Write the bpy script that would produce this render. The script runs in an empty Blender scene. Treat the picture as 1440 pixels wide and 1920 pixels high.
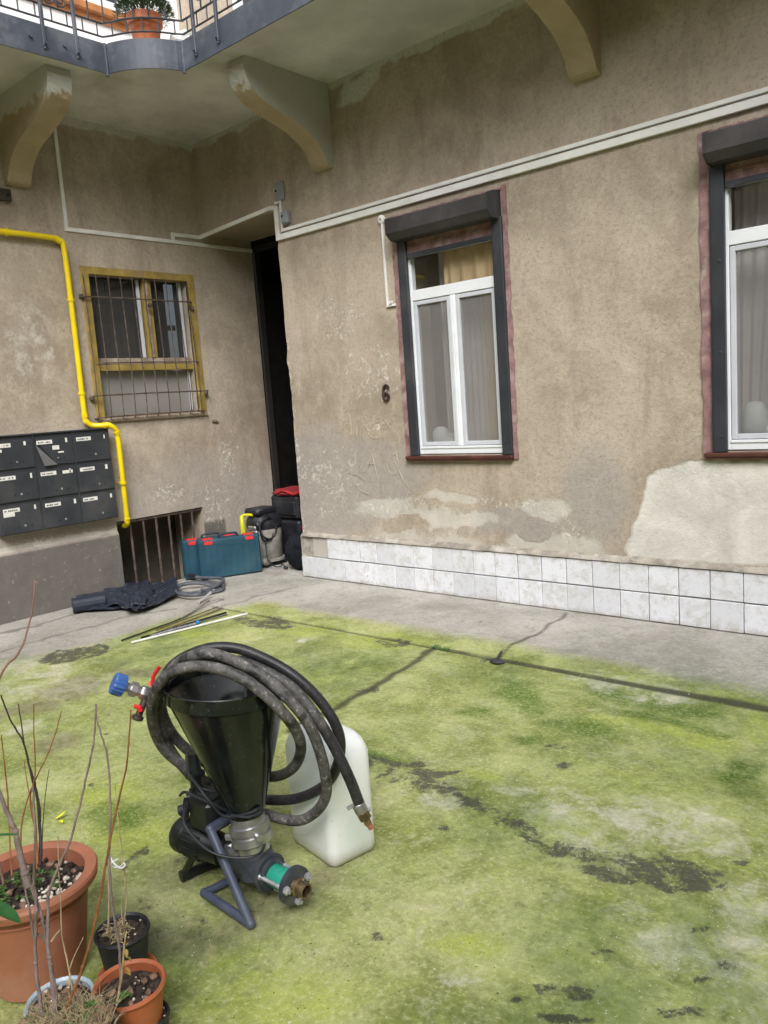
import bpy, math, random
import numpy as np
from mathutils import Vector, Matrix

sc = bpy.context.scene
# ------------------------------------------------------------------ camera
CAM = np.array([6.6070, -5.0185, 1.5759])
RV = np.array([0.75214713, 0.65514378, -0.07114295])
UV = np.array([-0.03692528, 0.14968562, 0.9880439])
FV = np.array([-0.65795989, 0.74052741, -0.13677697])
FPX = 1500.0            # focal length in pixels of the 1440x1920 picture
cam_d = bpy.data.cameras.new("camera")
cam = bpy.data.objects.new("camera", cam_d)
sc.collection.objects.link(cam)
sc.camera = cam
M = Matrix(((RV[0], UV[0], -FV[0], CAM[0]), (RV[1], UV[1], -FV[1], CAM[1]), (RV[2], UV[2], -FV[2], CAM[2]), (0, 0, 0, 1)))
cam.matrix_world = M
cam_d.sensor_fit = 'VERTICAL'
cam_d.sensor_height = 36.0
cam_d.sensor_width = 27.0
cam_d.lens = FPX / 1920.0 * 36.0
cam_d.clip_start = 0.05
cam_d.clip_end = 500
# ------------------------------------------------------------------ light
w = bpy.data.worlds.new("World")
sc.world = w
w.use_nodes = True
nt = w.node_tree
for n in list(nt.nodes): nt.nodes.remove(n)
wo = nt.nodes.new('ShaderNodeOutputWorld'); bg = nt.nodes.new('ShaderNodeBackground')
sky = nt.nodes.new('ShaderNodeTexSky'); hs = nt.nodes.new('ShaderNodeHueSaturation')
sky.sky_type = 'NISHITA'; sky.sun_disc = False
SUN_EL, SUN_AZ = math.radians(42), math.radians(137)
sky.sun_elevation = SUN_EL; sky.sun_rotation = SUN_AZ
sky.air_density = 1.0; sky.dust_density = 3.0
hs.inputs['Saturation'].default_value = 0.28
nt.links.new(sky.outputs[0], hs.inputs['Color']); nt.links.new(hs.outputs[0], bg.inputs[0]); nt.links.new(bg.outputs[0], wo.inputs[0])
bg.inputs[1].default_value = 0.15
sun_d = bpy.data.lights.new("sun", 'SUN'); sun_d.energy = 1.5; sun_d.angle = math.radians(28); sun_d.color = (1.0, 0.98, 0.96)
sun = bpy.data.objects.new("sun", sun_d); sc.collection.objects.link(sun)
sdir = Vector((math.sin(SUN_AZ) * math.cos(SUN_EL), math.cos(SUN_AZ) * math.cos(SUN_EL), math.sin(SUN_EL)))
sun.rotation_euler = (-sdir).to_track_quat('-Z', 'Y').to_euler()
sun.location = (3, -3, 9)
sc.view_settings.view_transform = 'Standard'; sc.view_settings.look = 'None'
sc.view_settings.gamma = 1.0; sc.view_settings.exposure = 0.85
sc.view_settings.use_curve_mapping = False
sc.render.engine = 'CYCLES'
sc.cycles.max_bounces = 8; sc.cycles.transparent_max_bounces = 12

random.seed(5)
# ------------------------------------------------------------------ geometry helpers
def V3(p): return np.array(p, float)
def ray(x, y): return FV + (x - 720) / FPX * RV - (y - 960) / FPX * UV
def at(x, y, k): return CAM + ray(x, y) * k                 # a point k metres in front of the lens plane
def on(ax, v, x, y):                                        # where the sight line meets the plane axis = v
    d = ray(x, y); return CAM + d * ((v - CAM[ax]) / d[ax])
def fl(x, y, z=0.0): return on(2, z, x, y)
def project(P):
    q = P - CAM; k = q @ FV; k = np.where(k < 0.05, 0.05, k)
    return 720 + FPX * (q @ RV) / k, 960 - FPX * (q @ UV) / k
def nrm(v): v = V3(v); return v / np.linalg.norm(v)

class MB:
    def __init__(s): s.v = []; s.f = []; s.t = []; s.tint = 0.5
    def add(s, vs, fs):
        b = len(s.v); s.v += [tuple(map(float, p)) for p in vs]
        s.f += [tuple(b + i for i in f) for f in fs]; s.t += [s.tint] * len(fs); return s
    def box(s, a, b, bev=0.0, R=None, o=(0, 0, 0)):
        (x0, y0, z0), (x1, y1, z1) = a, b
        if x0 > x1: x0, x1 = x1, x0
        if y0 > y1: y0, y1 = y1, y0
        if z0 > z1: z0, z1 = z1, z0
        if bev <= 0:
            vs = [(x, y, z) for z in (z0, z1) for x, y in ((x0, y0), (x1, y0), (x1, y1), (x0, y1))]
            fs = [(3, 2, 1, 0), (4, 5, 6, 7), (0, 1, 5, 4), (1, 2, 6, 5), (2, 3, 7, 6), (3, 0, 4, 7)]
        else:
            e = min(bev, (x1 - x0) / 2.01, (y1 - y0) / 2.01, (z1 - z0) / 2.01)
            vs = []; idx = {}
            X = (x0, x1); Y = (y0, y1); Z = (z0, z1)
            for i in (0, 1):
                for j in (0, 1):
                    for k in (0, 1):
                        sx, sy, sz = (1 - 2 * i) * e, (1 - 2 * j) * e, (1 - 2 * k) * e
                        for ax in range(3):
                            idx[i, j, k, ax] = len(vs)
                            vs.append((X[i] + (0 if ax == 0 else sx), Y[j] + (0 if ax == 1 else sy), Z[k] + (0 if ax == 2 else sz)))
            fs = []
            for ax in range(3):
                for sd in (0, 1):
                    q = []
                    for (m, n) in ((0, 0), (1, 0), (1, 1), (0, 1)):
                        c = [0, 0, 0]; c[ax] = sd; c[(ax + 1) % 3] = m; c[(ax + 2) % 3] = n; q.append(idx[(*c, ax)])
                    fs.append(tuple(q if sd else q[::-1]))
            for ax in range(3):
                a1, a2 = (ax + 1) % 3, (ax + 2) % 3
                for m in (0, 1):
                    for n in (0, 1):
                        c0 = [0, 0, 0]; c0[a1] = m; c0[a2] = n; c1 = list(c0); c1[ax] = 1
                        q = [idx[(*c0, a1)], idx[(*c1, a1)], idx[(*c1, a2)], idx[(*c0, a2)]]
                        fs.append(tuple(q if (m == n) == False else q[::-1]))
            for i in (0, 1):
                for j in (0, 1):
                    for k in (0, 1):
                        q = [idx[i, j, k, ax] for ax in range(3)]
                        fs.append(tuple(q if (i + j + k) % 2 == 1 else q[::-1]))
        if R is not None:
            vs = [tuple(R @ V3(p) + V3(o)) for p in vs]
        return s.add(vs, fs)
    def ring(s, c, u, v, r, n):
        return [tuple(c + r * (math.cos(2 * math.pi * i / n) * u + math.sin(2 * math.pi * i / n) * v)) for i in range(n)]
    def lathe(s, o, axis, prof, n=32, caps=True, flute=0.0, fn=0):   # prof: (radius, distance along the axis)
        o = V3(o); a = nrm(axis); t = V3((0, 0, 1)) if abs(a[2]) < .9 else V3((1, 0, 0))
        u = nrm(np.cross(t, a)); v = np.cross(a, u); b = []; fs = []
        for (r, h) in prof:
            c = o + a * h
            for i in range(n):
                g = 2 * math.pi * i / n; rr = r + flute * math.cos(fn * g)
                b.append(c + rr * (math.cos(g) * u + math.sin(g) * v))
        for j in range(len(prof) - 1):
            for i in range(n):
                k = (i + 1) % n; fs.append((j * n + i, j * n + k, (j + 1) * n + k, (j + 1) * n + i))
        if caps:
            if prof[0][0] > 1e-4: fs.append(tuple(range(n))[::-1])
            if prof[-1][0] > 1e-4: fs.append(tuple((len(prof) - 1) * n + i for i in range(n)))
        return s.add(b, fs)
    def cyl(s, a, b, r, r2=None, n=16):
        a, b = V3(a), V3(b); L = np.linalg.norm(b - a)
        return s.lathe(a, b - a, [(r, 0), (r if r2 is None else r2, L)], n)
    def tube(s, pts, r, n=10, closed=False, taper=None, rib=0.0):
        P = [V3(p) for p in pts]; m = len(P); T = []
        for i in range(m):
            if closed: T.append(nrm(P[(i + 1) % m] - P[i - 1]))
            else: T.append(nrm(P[min(i + 1, m - 1)] - P[max(i - 1, 0)]))
        t = V3((0, 0, 1)) if abs(T[0][2]) < .9 else V3((1, 0, 0)); u = nrm(np.cross(t, T[0])); vs = []; fs = []
        for i in range(m):
            u = u - T[i] * (u @ T[i]); u = nrm(u); v = np.cross(T[i], u)
            rr = r if taper is None else r * (1 + (taper - 1) * i / (m - 1))
            if rib and i % 2: rr += rib
            vs += [P[i] + rr * (math.cos(2 * math.pi * j / n) * u + math.sin(2 * math.pi * j / n) * v) for j in range(n)]
        for i in range(m if closed else m - 1):
            k = (i + 1) % m
            for j in range(n):
                l = (j + 1) % n; fs.append((i * n + j, i * n + l, k * n + l, k * n + j))
        if not closed: fs.append(tuple(range(n))[::-1]); fs.append(tuple((m - 1) * n + j for j in range(n)))
        return s.add(vs, fs)
    def prism(s, poly, ax, a, b):                       # polygon given in the two other axes, extruded along axis ax
        n = len(poly); o1, o2 = [(1, 2), (0, 2), (0, 1)][ax]; vs = []
        for h in (a, b):
            for (p, q) in poly:
                c = [0, 0, 0]; c[ax] = h; c[o1] = p; c[o2] = q; vs.append(c)
        fs = [(i, (i + 1) % n, n + (i + 1) % n, n + i) for i in range(n)] + [tuple(range(n))[::-1], tuple(range(n, 2 * n))]
        return s.add(vs, fs)
    def build(s, name, m, parent=None, smooth=False, recalc=True, ang=40):
        me = bpy.data.meshes.new(name); o0 = V3((0, 0, 0))
        if parent is not None:
            o0 = V3(worldloc(parent))
        me.from_pydata([tuple(V3(p) - o0) for p in s.v], [], s.f); me.update()
        if recalc:
            import bmesh
            bm = bmesh.new(); bm.from_mesh(me); bmesh.ops.recalc_face_normals(bm, faces=bm.faces); bm.to_mesh(me); bm.free()
        at_ = me.attributes.new('tint', 'FLOAT', 'FACE'); at_.data.foreach_set('value', s.t)
        if smooth:
            me.polygons.foreach_set('use_smooth', [True] * len(me.polygons))
            me.set_sharp_from_angle(angle=math.radians(ang))
        me.materials.append(m)
        o = bpy.data.objects.new(name, me); sc.collection.objects.link(o)
        if parent is not None: o.parent = parent
        return o
def worldloc(o):
    l = V3(o.location)
    while o.parent is not None: o = o.parent; l = l + V3(o.location)
    return l
def tag(o, label=None, cat=None, group=None, kind=None):
    if label: o['label'] = label
    if cat: o['category'] = cat
    if group: o['group'] = group
    if kind: o['kind'] = kind
    return o
def thing(name, label, cat, loc=(0, 0, 0), group=None):
    o = bpy.data.objects.new(name, None); sc.collection.objects.link(o); o.location = tuple(map(float, loc)); o.empty_display_size = .1
    return tag(o, label, cat, group)
def copy_tree(o, parent=None):
    c = o.copy(); sc.collection.objects.link(c)
    if parent is not None: c.parent = parent
    for ch in [x for x in bpy.data.objects if x.parent == o]: copy_tree(ch, c)
    return c
def spline(pts, step=6, closed=False):                   # Catmull-Rom
    P = [V3(p) for p in pts]; out = []; n = len(P)
    for i in range(n if closed else n - 1):
        if closed: a, b, c, d = P[i - 1], P[i], P[(i + 1) % n], P[(i + 2) % n]
        else: a, b, c, d = P[max(i - 1, 0)], P[i], P[i + 1], P[min(i + 2, n - 1)]
        for j in range(step):
            t = j / step
            out.append(.5 * ((2 * b) + (-a + c) * t + (2 * a - 5 * b + 4 * c - d) * t * t + (-a + 3 * b - 3 * c + d) * t ** 3))
    if not closed: out.append(P[-1])
    return out
# value noise
_rs = np.random.RandomState(7); _LAT = _rs.rand(256, 256)
def vnoise(x, y, seed=0):
    x = x + seed * 17.3; y = y + seed * 31.7
    xi = np.floor(x).astype(int); yi = np.floor(y).astype(int); fx = x - xi; fy = y - yi
    fx = fx * fx * (3 - 2 * fx); fy = fy * fy * (3 - 2 * fy)
    g = lambda i, j: _LAT[i % 256, j % 256]
    return (g(xi, yi) * (1 - fx) + g(xi + 1, yi) * fx) * (1 - fy) + (g(xi, yi + 1) * (1 - fx) + g(xi + 1, yi + 1) * fx) * fy
def fbm(x, y, sc_, o=4, seed=0):
    r = 0; a = .5; t = 0
    for i in range(o):
        r = r + a * vnoise(x * sc_ * 2 ** i, y * sc_ * 2 ** i, seed + i); t += a; a *= .5
    return r / t
def sstep(a, b, x):
    t = np.clip((x - a) / (b - a), 0, 1); return t * t * (3 - 2 * t)
def poly_sd(px, py, poly):                               # signed distance in pixels, positive inside
    d = np.full(px.shape, 1e9); ins = np.zeros(px.shape, bool); n = len(poly)
    for i in range(n):
        x0, y0 = poly[i]; x1, y1 = poly[(i + 1) % n]; ex, ey = x1 - x0, y1 - y0
        t = np.clip(((px - x0) * ex + (py - y0) * ey) / (ex * ex + ey * ey + 1e-9), 0, 1)
        d = np.minimum(d, np.hypot(px - x0 - t * ex, py - y0 - t * ey))
        c = ((y0 > py) != (y1 > py)) & (px < ex * (py - y0) / (ey if abs(ey) > 1e-9 else 1e-9) + x0); ins ^= c
    return np.where(ins, d, -d)
def line_d(px, py, pts):
    d = np.full(px.shape, 1e9)
    for i in range(len(pts) - 1):
        x0, y0 = pts[i]; x1, y1 = pts[i + 1]; ex, ey = x1 - x0, y1 - y0
        t = np.clip(((px - x0) * ex + (py - y0) * ey) / (ex * ex + ey * ey + 1e-9), 0, 1)
        d = np.minimum(d, np.hypot(px - x0 - t * ex, py - y0 - t * ey))
    return d
def ell(px, py, cx, cy, rx, ry, ang=0):
    c, s_ = math.cos(math.radians(ang)), math.sin(math.radians(ang)); dx, dy = px - cx, py - cy
    return np.hypot((dx * c + dy * s_) / rx, (-dx * s_ + dy * c) / ry)
def axis_pts(a, b, step, extra=()):
    p = list(np.linspace(a, b, max(2, int(round((b - a) / step)) + 1)))
    for e in extra:
        if a < e < b:
            i = int(np.argmin([abs(q - e) for q in p[1:-1]])) + 1; p[i] = e
    return np.array(sorted(p))
def grid_mesh(name, us, vs, pos, keep, attrs, m, parent=None):
    U, W = np.meshgrid(us, vs, indexing='ij'); P = pos(U, W).reshape(-1, 3); nu, nv = len(us), len(vs)
    A = attrs(U.reshape(-1), W.reshape(-1), P)
    i, j = np.meshgrid(np.arange(nu - 1), np.arange(nv - 1), indexing='ij')
    cu = (us[i] + us[i + 1]) / 2; cv = (vs[j] + vs[j + 1]) / 2; k = keep(cu, cv); i, j = i[k], j[k]
    F = np.stack([i * nv + j, (i + 1) * nv + j, (i + 1) * nv + j + 1, i * nv + j + 1], 1)
    used = np.unique(F); rem = np.full(len(P), -1); rem[used] = np.arange(len(used)); F = rem[F]; P = P[used]
    me = bpy.data.meshes.new(name)
    me.vertices.add(len(P)); o0 = worldloc(parent) if parent is not None else V3((0, 0, 0))
    me.vertices.foreach_set('co', (P - o0).reshape(-1))
    me.loops.add(F.size); me.polygons.add(len(F))
    me.loops.foreach_set('vertex_index', F.reshape(-1)); me.polygons.foreach_set('loop_start', np.arange(len(F)) * 4)
    me.polygons.foreach_set('loop_total', np.full(len(F), 4)); me.update(calc_edges=True)
    for nm, a in A.items():
        q = me.attributes.new(nm, 'FLOAT', 'POINT'); q.data.foreach_set('value', np.broadcast_to(a, (nu * nv,))[used].astype(np.float32))
    me.polygons.foreach_set('use_smooth', [True] * len(F))
    me.materials.append(m); o = bpy.data.objects.new(name, me); sc.collection.objects.link(o)
    if parent is not None: o.parent = parent
    return o
# ------------------------------------------------------------------ material helper
class NM:
    def __init__(s, name):
        s.m = bpy.data.materials.new(name); s.m.use_nodes = True; s.t = s.m.node_tree
        for n in list(s.t.nodes): s.t.nodes.remove(n)
        s.out = s.n('ShaderNodeOutputMaterial'); s.p = s.n('ShaderNodeBsdfPrincipled'); s.l(s.p.outputs[0], s.out.inputs[0])
        s.co = s.n('ShaderNodeTexCoord').outputs['Object']; s.geo = None
    def n(s, t): return s.t.nodes.new(t)
    def l(s, a, b): s.t.links.new(a, b)
    def put(s, sock, v):
        if hasattr(v, 'is_output') or isinstance(v, bpy.types.NodeSocket): s.l(v, sock)
        elif isinstance(v, (tuple, list)) and len(v) == 3 and sock.type == 'RGBA': sock.default_value = (*v, 1)
        else: sock.default_value = v
    def wpos(s):
        if s.geo is None: s.geo = s.n('ShaderNodeNewGeometry')
        return s.geo.outputs['Position']
    def map(s, vec, scale=(1, 1, 1)):
        q = s.n('ShaderNodeMapping'); s.l(vec, q.inputs[0]); q.inputs['Scale'].default_value = scale; return q.outputs[0]
    def noise(s, scale, detail=4, rough=.55, vec=None, dist=0.0):
        detail = max(1.0, min(detail, math.log2(900 / scale)))
        q = s.n('ShaderNodeTexNoise'); s.l(vec if vec is not None else s.co, q.inputs['Vector']); q.inputs['Scale'].default_value = scale
        q.inputs['Detail'].default_value = detail; q.inputs['Roughness'].default_value = rough; q.inputs['Distortion'].default_value = dist
        return q.outputs[0]
    def voro(s, scale, vec=None, feat='F1'):
        q = s.n('ShaderNodeTexVoronoi'); q.feature = feat; s.l(vec if vec is not None else s.co, q.inputs['Vector']); q.inputs['Scale'].default_value = scale
        return q
    def math(s, op, a, b=0.0, c=None, clamp=False):
        q = s.n('ShaderNodeMath'); q.operation = op; q.use_clamp = clamp; s.put(q.inputs[0], a); s.put(q.inputs[1], b)
        if c is not None: s.put(q.inputs[2], c)
        return q.outputs[0]
    def step(s, v, a, b):                    # 0 below a, 1 above b
        q = s.n('ShaderNodeMapRange'); q.interpolation_type = 'SMOOTHSTEP'; s.put(q.inputs[0], v); q.inputs[1].default_value = a; q.inputs[2].default_value = b
        return q.outputs[0]
    def mix(s, f, a, b, mode='MIX'):
        q = s.n('ShaderNodeMix'); q.data_type = 'RGBA'; q.blend_type = mode; s.put(q.inputs[0], f); s.put(q.inputs[6], a); s.put(q.inputs[7], b); return q.outputs[2]
    def attr(s, nm):
        q = s.n('ShaderNodeAttribute'); q.attribute_name = nm; return q.outputs['Fac']
    def bump(s, h, strength=.3, dist=.01):
        q = s.n('ShaderNodeBump'); s.put(q.inputs['Height'], h); q.inputs['Strength'].default_value = strength; q.inputs['Distance'].default_value = dist
        s.l(q.outputs[0], s.p.inputs['Normal']); return q
    def set(s, **k):
        for a, b in k.items():
            s.put(s.p.inputs[{'col': 'Base Color', 'rough': 'Roughness', 'metal': 'Metallic', 'spec': 'Specular IOR Level', 'trans': 'Transmission Weight', 'coat': 'Coat Weight', 'sss': 'Subsurface Weight', 'ior': 'IOR', 'alpha': 'Alpha'}[a]], b)
        return s
def paint(name, col, rough=.5, metal=0.0, var=.25, scale=8, bump=.1, dirt=None, dirtf=.5, spec=.5, bscale=40):
    m = NM(name); n1 = m.noise(scale, 5); n2 = m.noise(scale * 7, 3)
    d = tuple(c * (1 - var) for c in col); u = tuple(min(1, c * (1 + var)) for c in col)
    c = m.mix(m.step(n1, .3, .7), d, u)
    c = m.mix(m.math('MULTIPLY', m.step(n2, .5, .75), var), c, tuple(x * .55 for x in col))
    if dirt: c = m.mix(m.math('MULTIPLY', m.step(m.noise(scale * .7, 6, .65), .48, .68), dirtf), c, dirt)
    m.set(col=c, rough=m.math('ADD', m.math('MULTIPLY', n1, .25), rough - .12), metal=metal, spec=spec)
    m.bump(m.noise(bscale, 4), bump, .004)
    return m.m
# ------------------------------------------------------------------ materials of the setting
def plaster_mat():
    m = NM('old_plaster'); P = m.wpos()
    n = m.noise(1.1, 7, .6, P, .4); f = m.noise(9, 6, .6, P); g = m.noise(34, 9, .82, P); sp = m.noise(70, 9, .85, P)
    c = m.mix(m.step(n, .34, .66), (.335, .280, .218), (.50, .430, .348))
    c = m.mix(m.math('MULTIPLY', m.step(m.noise(4, 9, .74, P, .3), .46, .66), .42), c, (.62, .53, .42))
    c = m.mix(m.math('MULTIPLY', m.step(m.noise(4, 6, .65, P), .52, .68), .35), c, (.32, .26, .195))
    st = m.noise(1.0, 9, .7, m.map(P, (2.6, 2.6, .55)), .3); c = m.mix(m.math('MULTIPLY', m.step(st, .50, .70), .5), c, (.235, .19, .145)); c = m.mix(m.math('MULTIPLY', m.step(m.noise(1.3, 9, .72, m.map(P, (2.2, 2.2, .8)), .5), .52, .70), .4), c, (.60, .54, .46))
    gr = m.math('MULTIPLY', m.attr('grey'), m.step(m.math('ADD', m.attr('grey'), m.math('MULTIPLY', f, .9)), .55, .95))
    c = m.mix(gr, c, m.mix(f, (.27, .25, .235), (.48, .445, .42)))
    c = m.mix(m.attr('green'), c, m.mix(n, (.52, .52, .47), (.66, .66, .61)))
    c = m.mix(m.attr('dark'), c, m.mix(f, (.035, .036, .038), (.10, .10, .10)))
    pl = m.step(m.math('ADD', m.attr('pale'), m.math('MULTIPLY', m.math('SUBTRACT', m.noise(8, 11, .78, P, .2), .5), .9)), .36, .60)
    c = m.mix(m.math('MULTIPLY', pl, m.math('ADD', .55, m.math('MULTIPLY', m.step(m.attr('pale'), .63, .85), .45))), c, m.mix(m.step(m.noise(3.2, 7, .62, P, .6), .30, .70), (.56, .545, .50), (.76, .74, .69)))
    c = m.mix(m.attr('band'), c, (.50, .435, .35))
    wh = m.step(m.math('ADD', m.math('MULTIPLY', m.attr('white'), .42), m.noise(16, 10, .80, P, 1.2)), .80, .90)
    c = m.mix(m.math('MULTIPLY', wh, .8), c, (.78, .75, .69))
    c = m.mix(m.math('MULTIPLY', m.step(g, .50, .60), m.math('SUBTRACT', .25, m.math('MULTIPLY', pl, .18))), c, (.17, .135, .098))
    c = m.mix(m.math('MULTIPLY', m.step(sp, .60, .66), m.math('SUBTRACT', .6, m.math('MULTIPLY', pl, .45))), c, (.12, .095, .07))
    v = m.voro(26, P); chip = m.math('LESS_THAN', v.outputs['Distance'], m.math('MULTIPLY', m.math('SUBTRACT', v.outputs['Color'], .80), .35))
    c = m.mix(m.math('MULTIPLY', chip, .65), c, (.68, .62, .52))
    m.set(col=c, rough=.93, spec=.2)
    h = m.math('ADD', m.math('MULTIPLY', g, 1.0), m.math('ADD', m.math('MULTIPLY', sp, .5), m.math('MULTIPLY', m.math('ADD', pl, wh), -.6)))
    h = m.math('ADD', h, m.math('MULTIPLY', m.noise(16, 8, .7, P), 1.4)); m.bump(h, .6, .007)
    return m.m
PLASTER = plaster_mat()
def ground_mat():
    m = NM('mossy_concrete'); P = m.wpos()
    n = m.noise(1.6, 8, .62, P, .5); f = m.noise(11, 7, .65, P, .3); g = m.noise(60, 5, .7, P); h2 = m.noise(240, 2, .6, P)
    con = m.mix(m.step(n, .3, .7), (.36, .34, .305), (.52, .495, .46))
    con = m.mix(m.math('MULTIPLY', m.step(f, .5, .7), .5), con, (.27, .25, .22))
    con = m.mix(m.math('MULTIPLY', m.step(g, .55, .7), .4), con, (.60, .58, .55))
    mo = m.mix(m.step(m.noise(2.6, 10, .74, P, .4), .36, .64), (.245, .285, .075), (.50, .535, .235))
    mo = m.mix(m.math('MULTIPLY', m.step(m.noise(7, 10, .8, P, .3), .50, .62), .55), mo, (.40, .46, .125))
    mo = m.mix(m.math('MULTIPLY', m.step(m.noise(5, 10, .8, P, .8), .53, .66), .6), mo, (.58, .57, .38))
    mo = m.mix(m.math('MULTIPLY', m.step(m.noise(10, 10, .82, P, .3), .56, .68), .6), mo, (.17, .185, .06))
    mo = m.mix(m.step(m.math('ADD', m.attr('vivid'), m.math('MULTIPLY', m.math('SUBTRACT', f, .5), 1.3)), .2, 1.35), mo, (.41, .485, .07))
    mo = m.mix(m.step(m.math('ADD', m.attr('deep'), m.math('MULTIPLY', m.math('SUBTRACT', m.noise(12, 9, .78, P, .4), .5), 1.6)), .15, 1.15), mo, (.115, .19, .022))
    mo = m.mix(m.math('MULTIPLY', m.step(g, .5, .68), .55), mo, (.58, .575, .35))
    mo = m.mix(m.math('MULTIPLY', m.step(m.noise(34, 6, .7, P), .55, .7), .45), mo, (.21, .215, .075))
    mf = m.step(m.math('ADD', m.attr('moss'), m.math('MULTIPLY', m.math('ADD', m.math('SUBTRACT', f, .5), m.math('SUBTRACT', n, .5)), .55)), .15, .85)
    c = m.mix(mf, con, mo)
    pf = m.step(m.math('ADD', m.attr('pale'), m.math('MULTIPLY', m.math('SUBTRACT', m.noise(6, 10, .76, P, .5), .5), 2.6)), .50, 1.15)
    c = m.mix(m.math('MULTIPLY', pf, .85), c, m.mix(f, (.54, .525, .40), (.76, .74, .62)))
    c = m.mix(m.attr('brown'), c, m.mix(m.step(m.noise(9, 9, .78, P, .3), .38, .62), (.17, .15, .09), (.36, .32, .225)))
    dk = m.step(m.math('ADD', m.attr('dark'), m.math('MULTIPLY', m.math('SUBTRACT', m.noise(11, 11, .82, P, .4), .5), 2.6)), .50, .80)
    c = m.mix(m.math('MULTIPLY', dk, .92), c, m.mix(g, (.050, .050, .038), (.15, .145, .11)))
    v = m.voro(38, P); chip = m.math('LESS_THAN', v.outputs['Distance'], m.math('MULTIPLY', m.math('SUBTRACT', v.outputs['Color'], .82), .55))
    chip = m.math('MULTIPLY', chip, m.step(m.noise(3.1, 3, .5, P), .47, .62))
    c = m.mix(m.math('MULTIPLY', chip, .8), c, (.66, .66, .52))
    v2 = m.voro(21, P); ck = m.math('LESS_THAN', v2.outputs['Distance'], m.math('MULTIPLY', m.math('SUBTRACT', v2.outputs['Color'], .86), .45))
    c = m.mix(m.math('MULTIPLY', ck, .75), c, (.08, .075, .04))
    mic = m.math('ADD', .45, m.math('MULTIPLY', m.noise(30, 10, .85, P, .2), 1.1)); mc = m.n('ShaderNodeCombineColor'); [m.l(mic, mc.inputs[i]) for i in range(3)]; c = m.mix(1.0, c, mc.outputs[0], 'MULTIPLY')
    dsp = m.step(m.noise(48, 8, .8, P), .60, .70); c = m.mix(m.math('MULTIPLY', dsp, .45), c, (.12, .125, .055))
    c = m.mix(m.math('MULTIPLY', m.attr('damp'), m.step(m.noise(5, 9, .75, P, .3), .25, .6)), c, m.mix(1.0, c, (.46, .54, .44), 'MULTIPLY'))
    cr = m.attr('crack'); c = m.mix(cr, c, (.045, .045, .03))
    m.set(col=c, rough=m.math('SUBTRACT', .9, m.math('MULTIPLY', dk, .25)), spec=.3)
    hh = m.math('ADD', m.math('MULTIPLY', g, 1.0), m.math('ADD', m.math('MULTIPLY', h2, .6), m.math('MULTIPLY', m.math('SUBTRACT', mf, dk), .5)))
    m.bump(hh, .6, .006)
    return m.m
GROUND = ground_mat()
SOFFIT = paint('soffit_limewash', (.60, .60, .57), .95, var=.16, scale=1.6, bump=.25, dirt=(.34, .33, .26), dirtf=.6, spec=.15, bscale=14)
WHITEWALL = paint('white_limewash', (.82, .82, .84), .9, var=.05, scale=2, bump=.1, spec=.2)
FARWALL = paint('far_plaster', (.34, .28, .21), .95, var=.15, scale=.8, bump=.1, spec=.2)
BLACKROOM = paint('unlit_interior_black', (.012, .011, .010), .95, var=.2, spec=.05)  # near-black colour puts the darkness of unlit interiors into the walls
STEEL_GREY = paint('painted_steel_grey', (.052, .062, .085), .5, var=.22, scale=5, bump=.08, dirt=(.30, .31, .32), dirtf=.25)
RAIL = paint('wrought_iron_paint', (.045, .048, .055), .5, var=.3, scale=12)
def tile_mat():
    m = NM('white_tile'); P = m.wpos(); t = m.attr('tint')
    n = m.noise(5, 7, .65, P, .5); g = m.noise(70, 4, .7, P)
    c = m.mix(t, (.60, .62, .66), (.78, .80, .86))
    c = m.mix(m.math('MULTIPLY', m.step(m.noise(11, 10, .80, P, .4), .46, .62), .55), c, (.50, .485, .45)); c = m.mix(m.math('MULTIPLY', m.step(m.noise(22, 9, .8, P), .60, .68), .6), c, (.30, .28, .25))
    c = m.mix(m.math('MULTIPLY', m.step(g, .52, .7), .4), c, (.54, .51, .47))
    sz = m.n('ShaderNodeSeparateXYZ'); m.l(P, sz.inputs[0]); dz = m.math('ADD', sz.outputs['Z'], m.math('MULTIPLY', m.math('SUBTRACT', m.noise(9, 8, .75, P), .5), .16)); c = m.mix(m.math('MULTIPLY', m.math('MAXIMUM', m.step(dz, .355, .40), m.step(dz, .045, -.01)), .65), c, (.38, .35, .30)); c = m.mix(m.math('MULTIPLY', m.math('LESS_THAN', t, .12), .85), c, m.mix(n, (.36, .33, .28), (.52, .48, .43)))
    m.set(col=c, rough=m.math('ADD', .45, m.math('MULTIPLY', n, .4)), spec=.4); m.bump(m.math('ADD', n, g), .25, .004)
    return m.m
TILE = tile_mat()
MORTAR = paint('grey_mortar', (.33, .30, .26), .95, var=.3, scale=9, bump=.8, dirt=(.55, .52, .47), dirtf=.8, spec=.15, bscale=35)
ANTHRA = paint('anthracite_aluminium', (.032, .036, .045), .42, var=.15, scale=3, bump=.02, dirt=(.16, .155, .15), dirtf=.18)
BROWNBOX = paint('dusty_shutter_box_aluminium', (.042, .038, .040), .45, var=.12, scale=2.5, bump=.03, dirt=(.16, .15, .145), dirtf=.3)
PVC = paint('white_pvc', (.80, .83, .87), .35, var=.03, scale=4, bump=.01, dirt=(.62, .62, .62), dirtf=.25)
SCREENFRAME = paint('grey_white_screen_frame', (.56, .58, .63), .45, var=.05, scale=4, bump=.01)
PINK = paint('flaking_rose_paint', (.27, .155, .155), .8, var=.3, scale=14, bump=.8, dirt=(.52, .46, .42), dirtf=.45, bscale=26)
OXIDE = paint('oxide_red_sill_paint', (.085, .028, .020), .5, var=.3, scale=7, bump=.1)
DARKGAP = paint('dark_gap', (.015, .014, .013), .9, var=.2)
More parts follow.
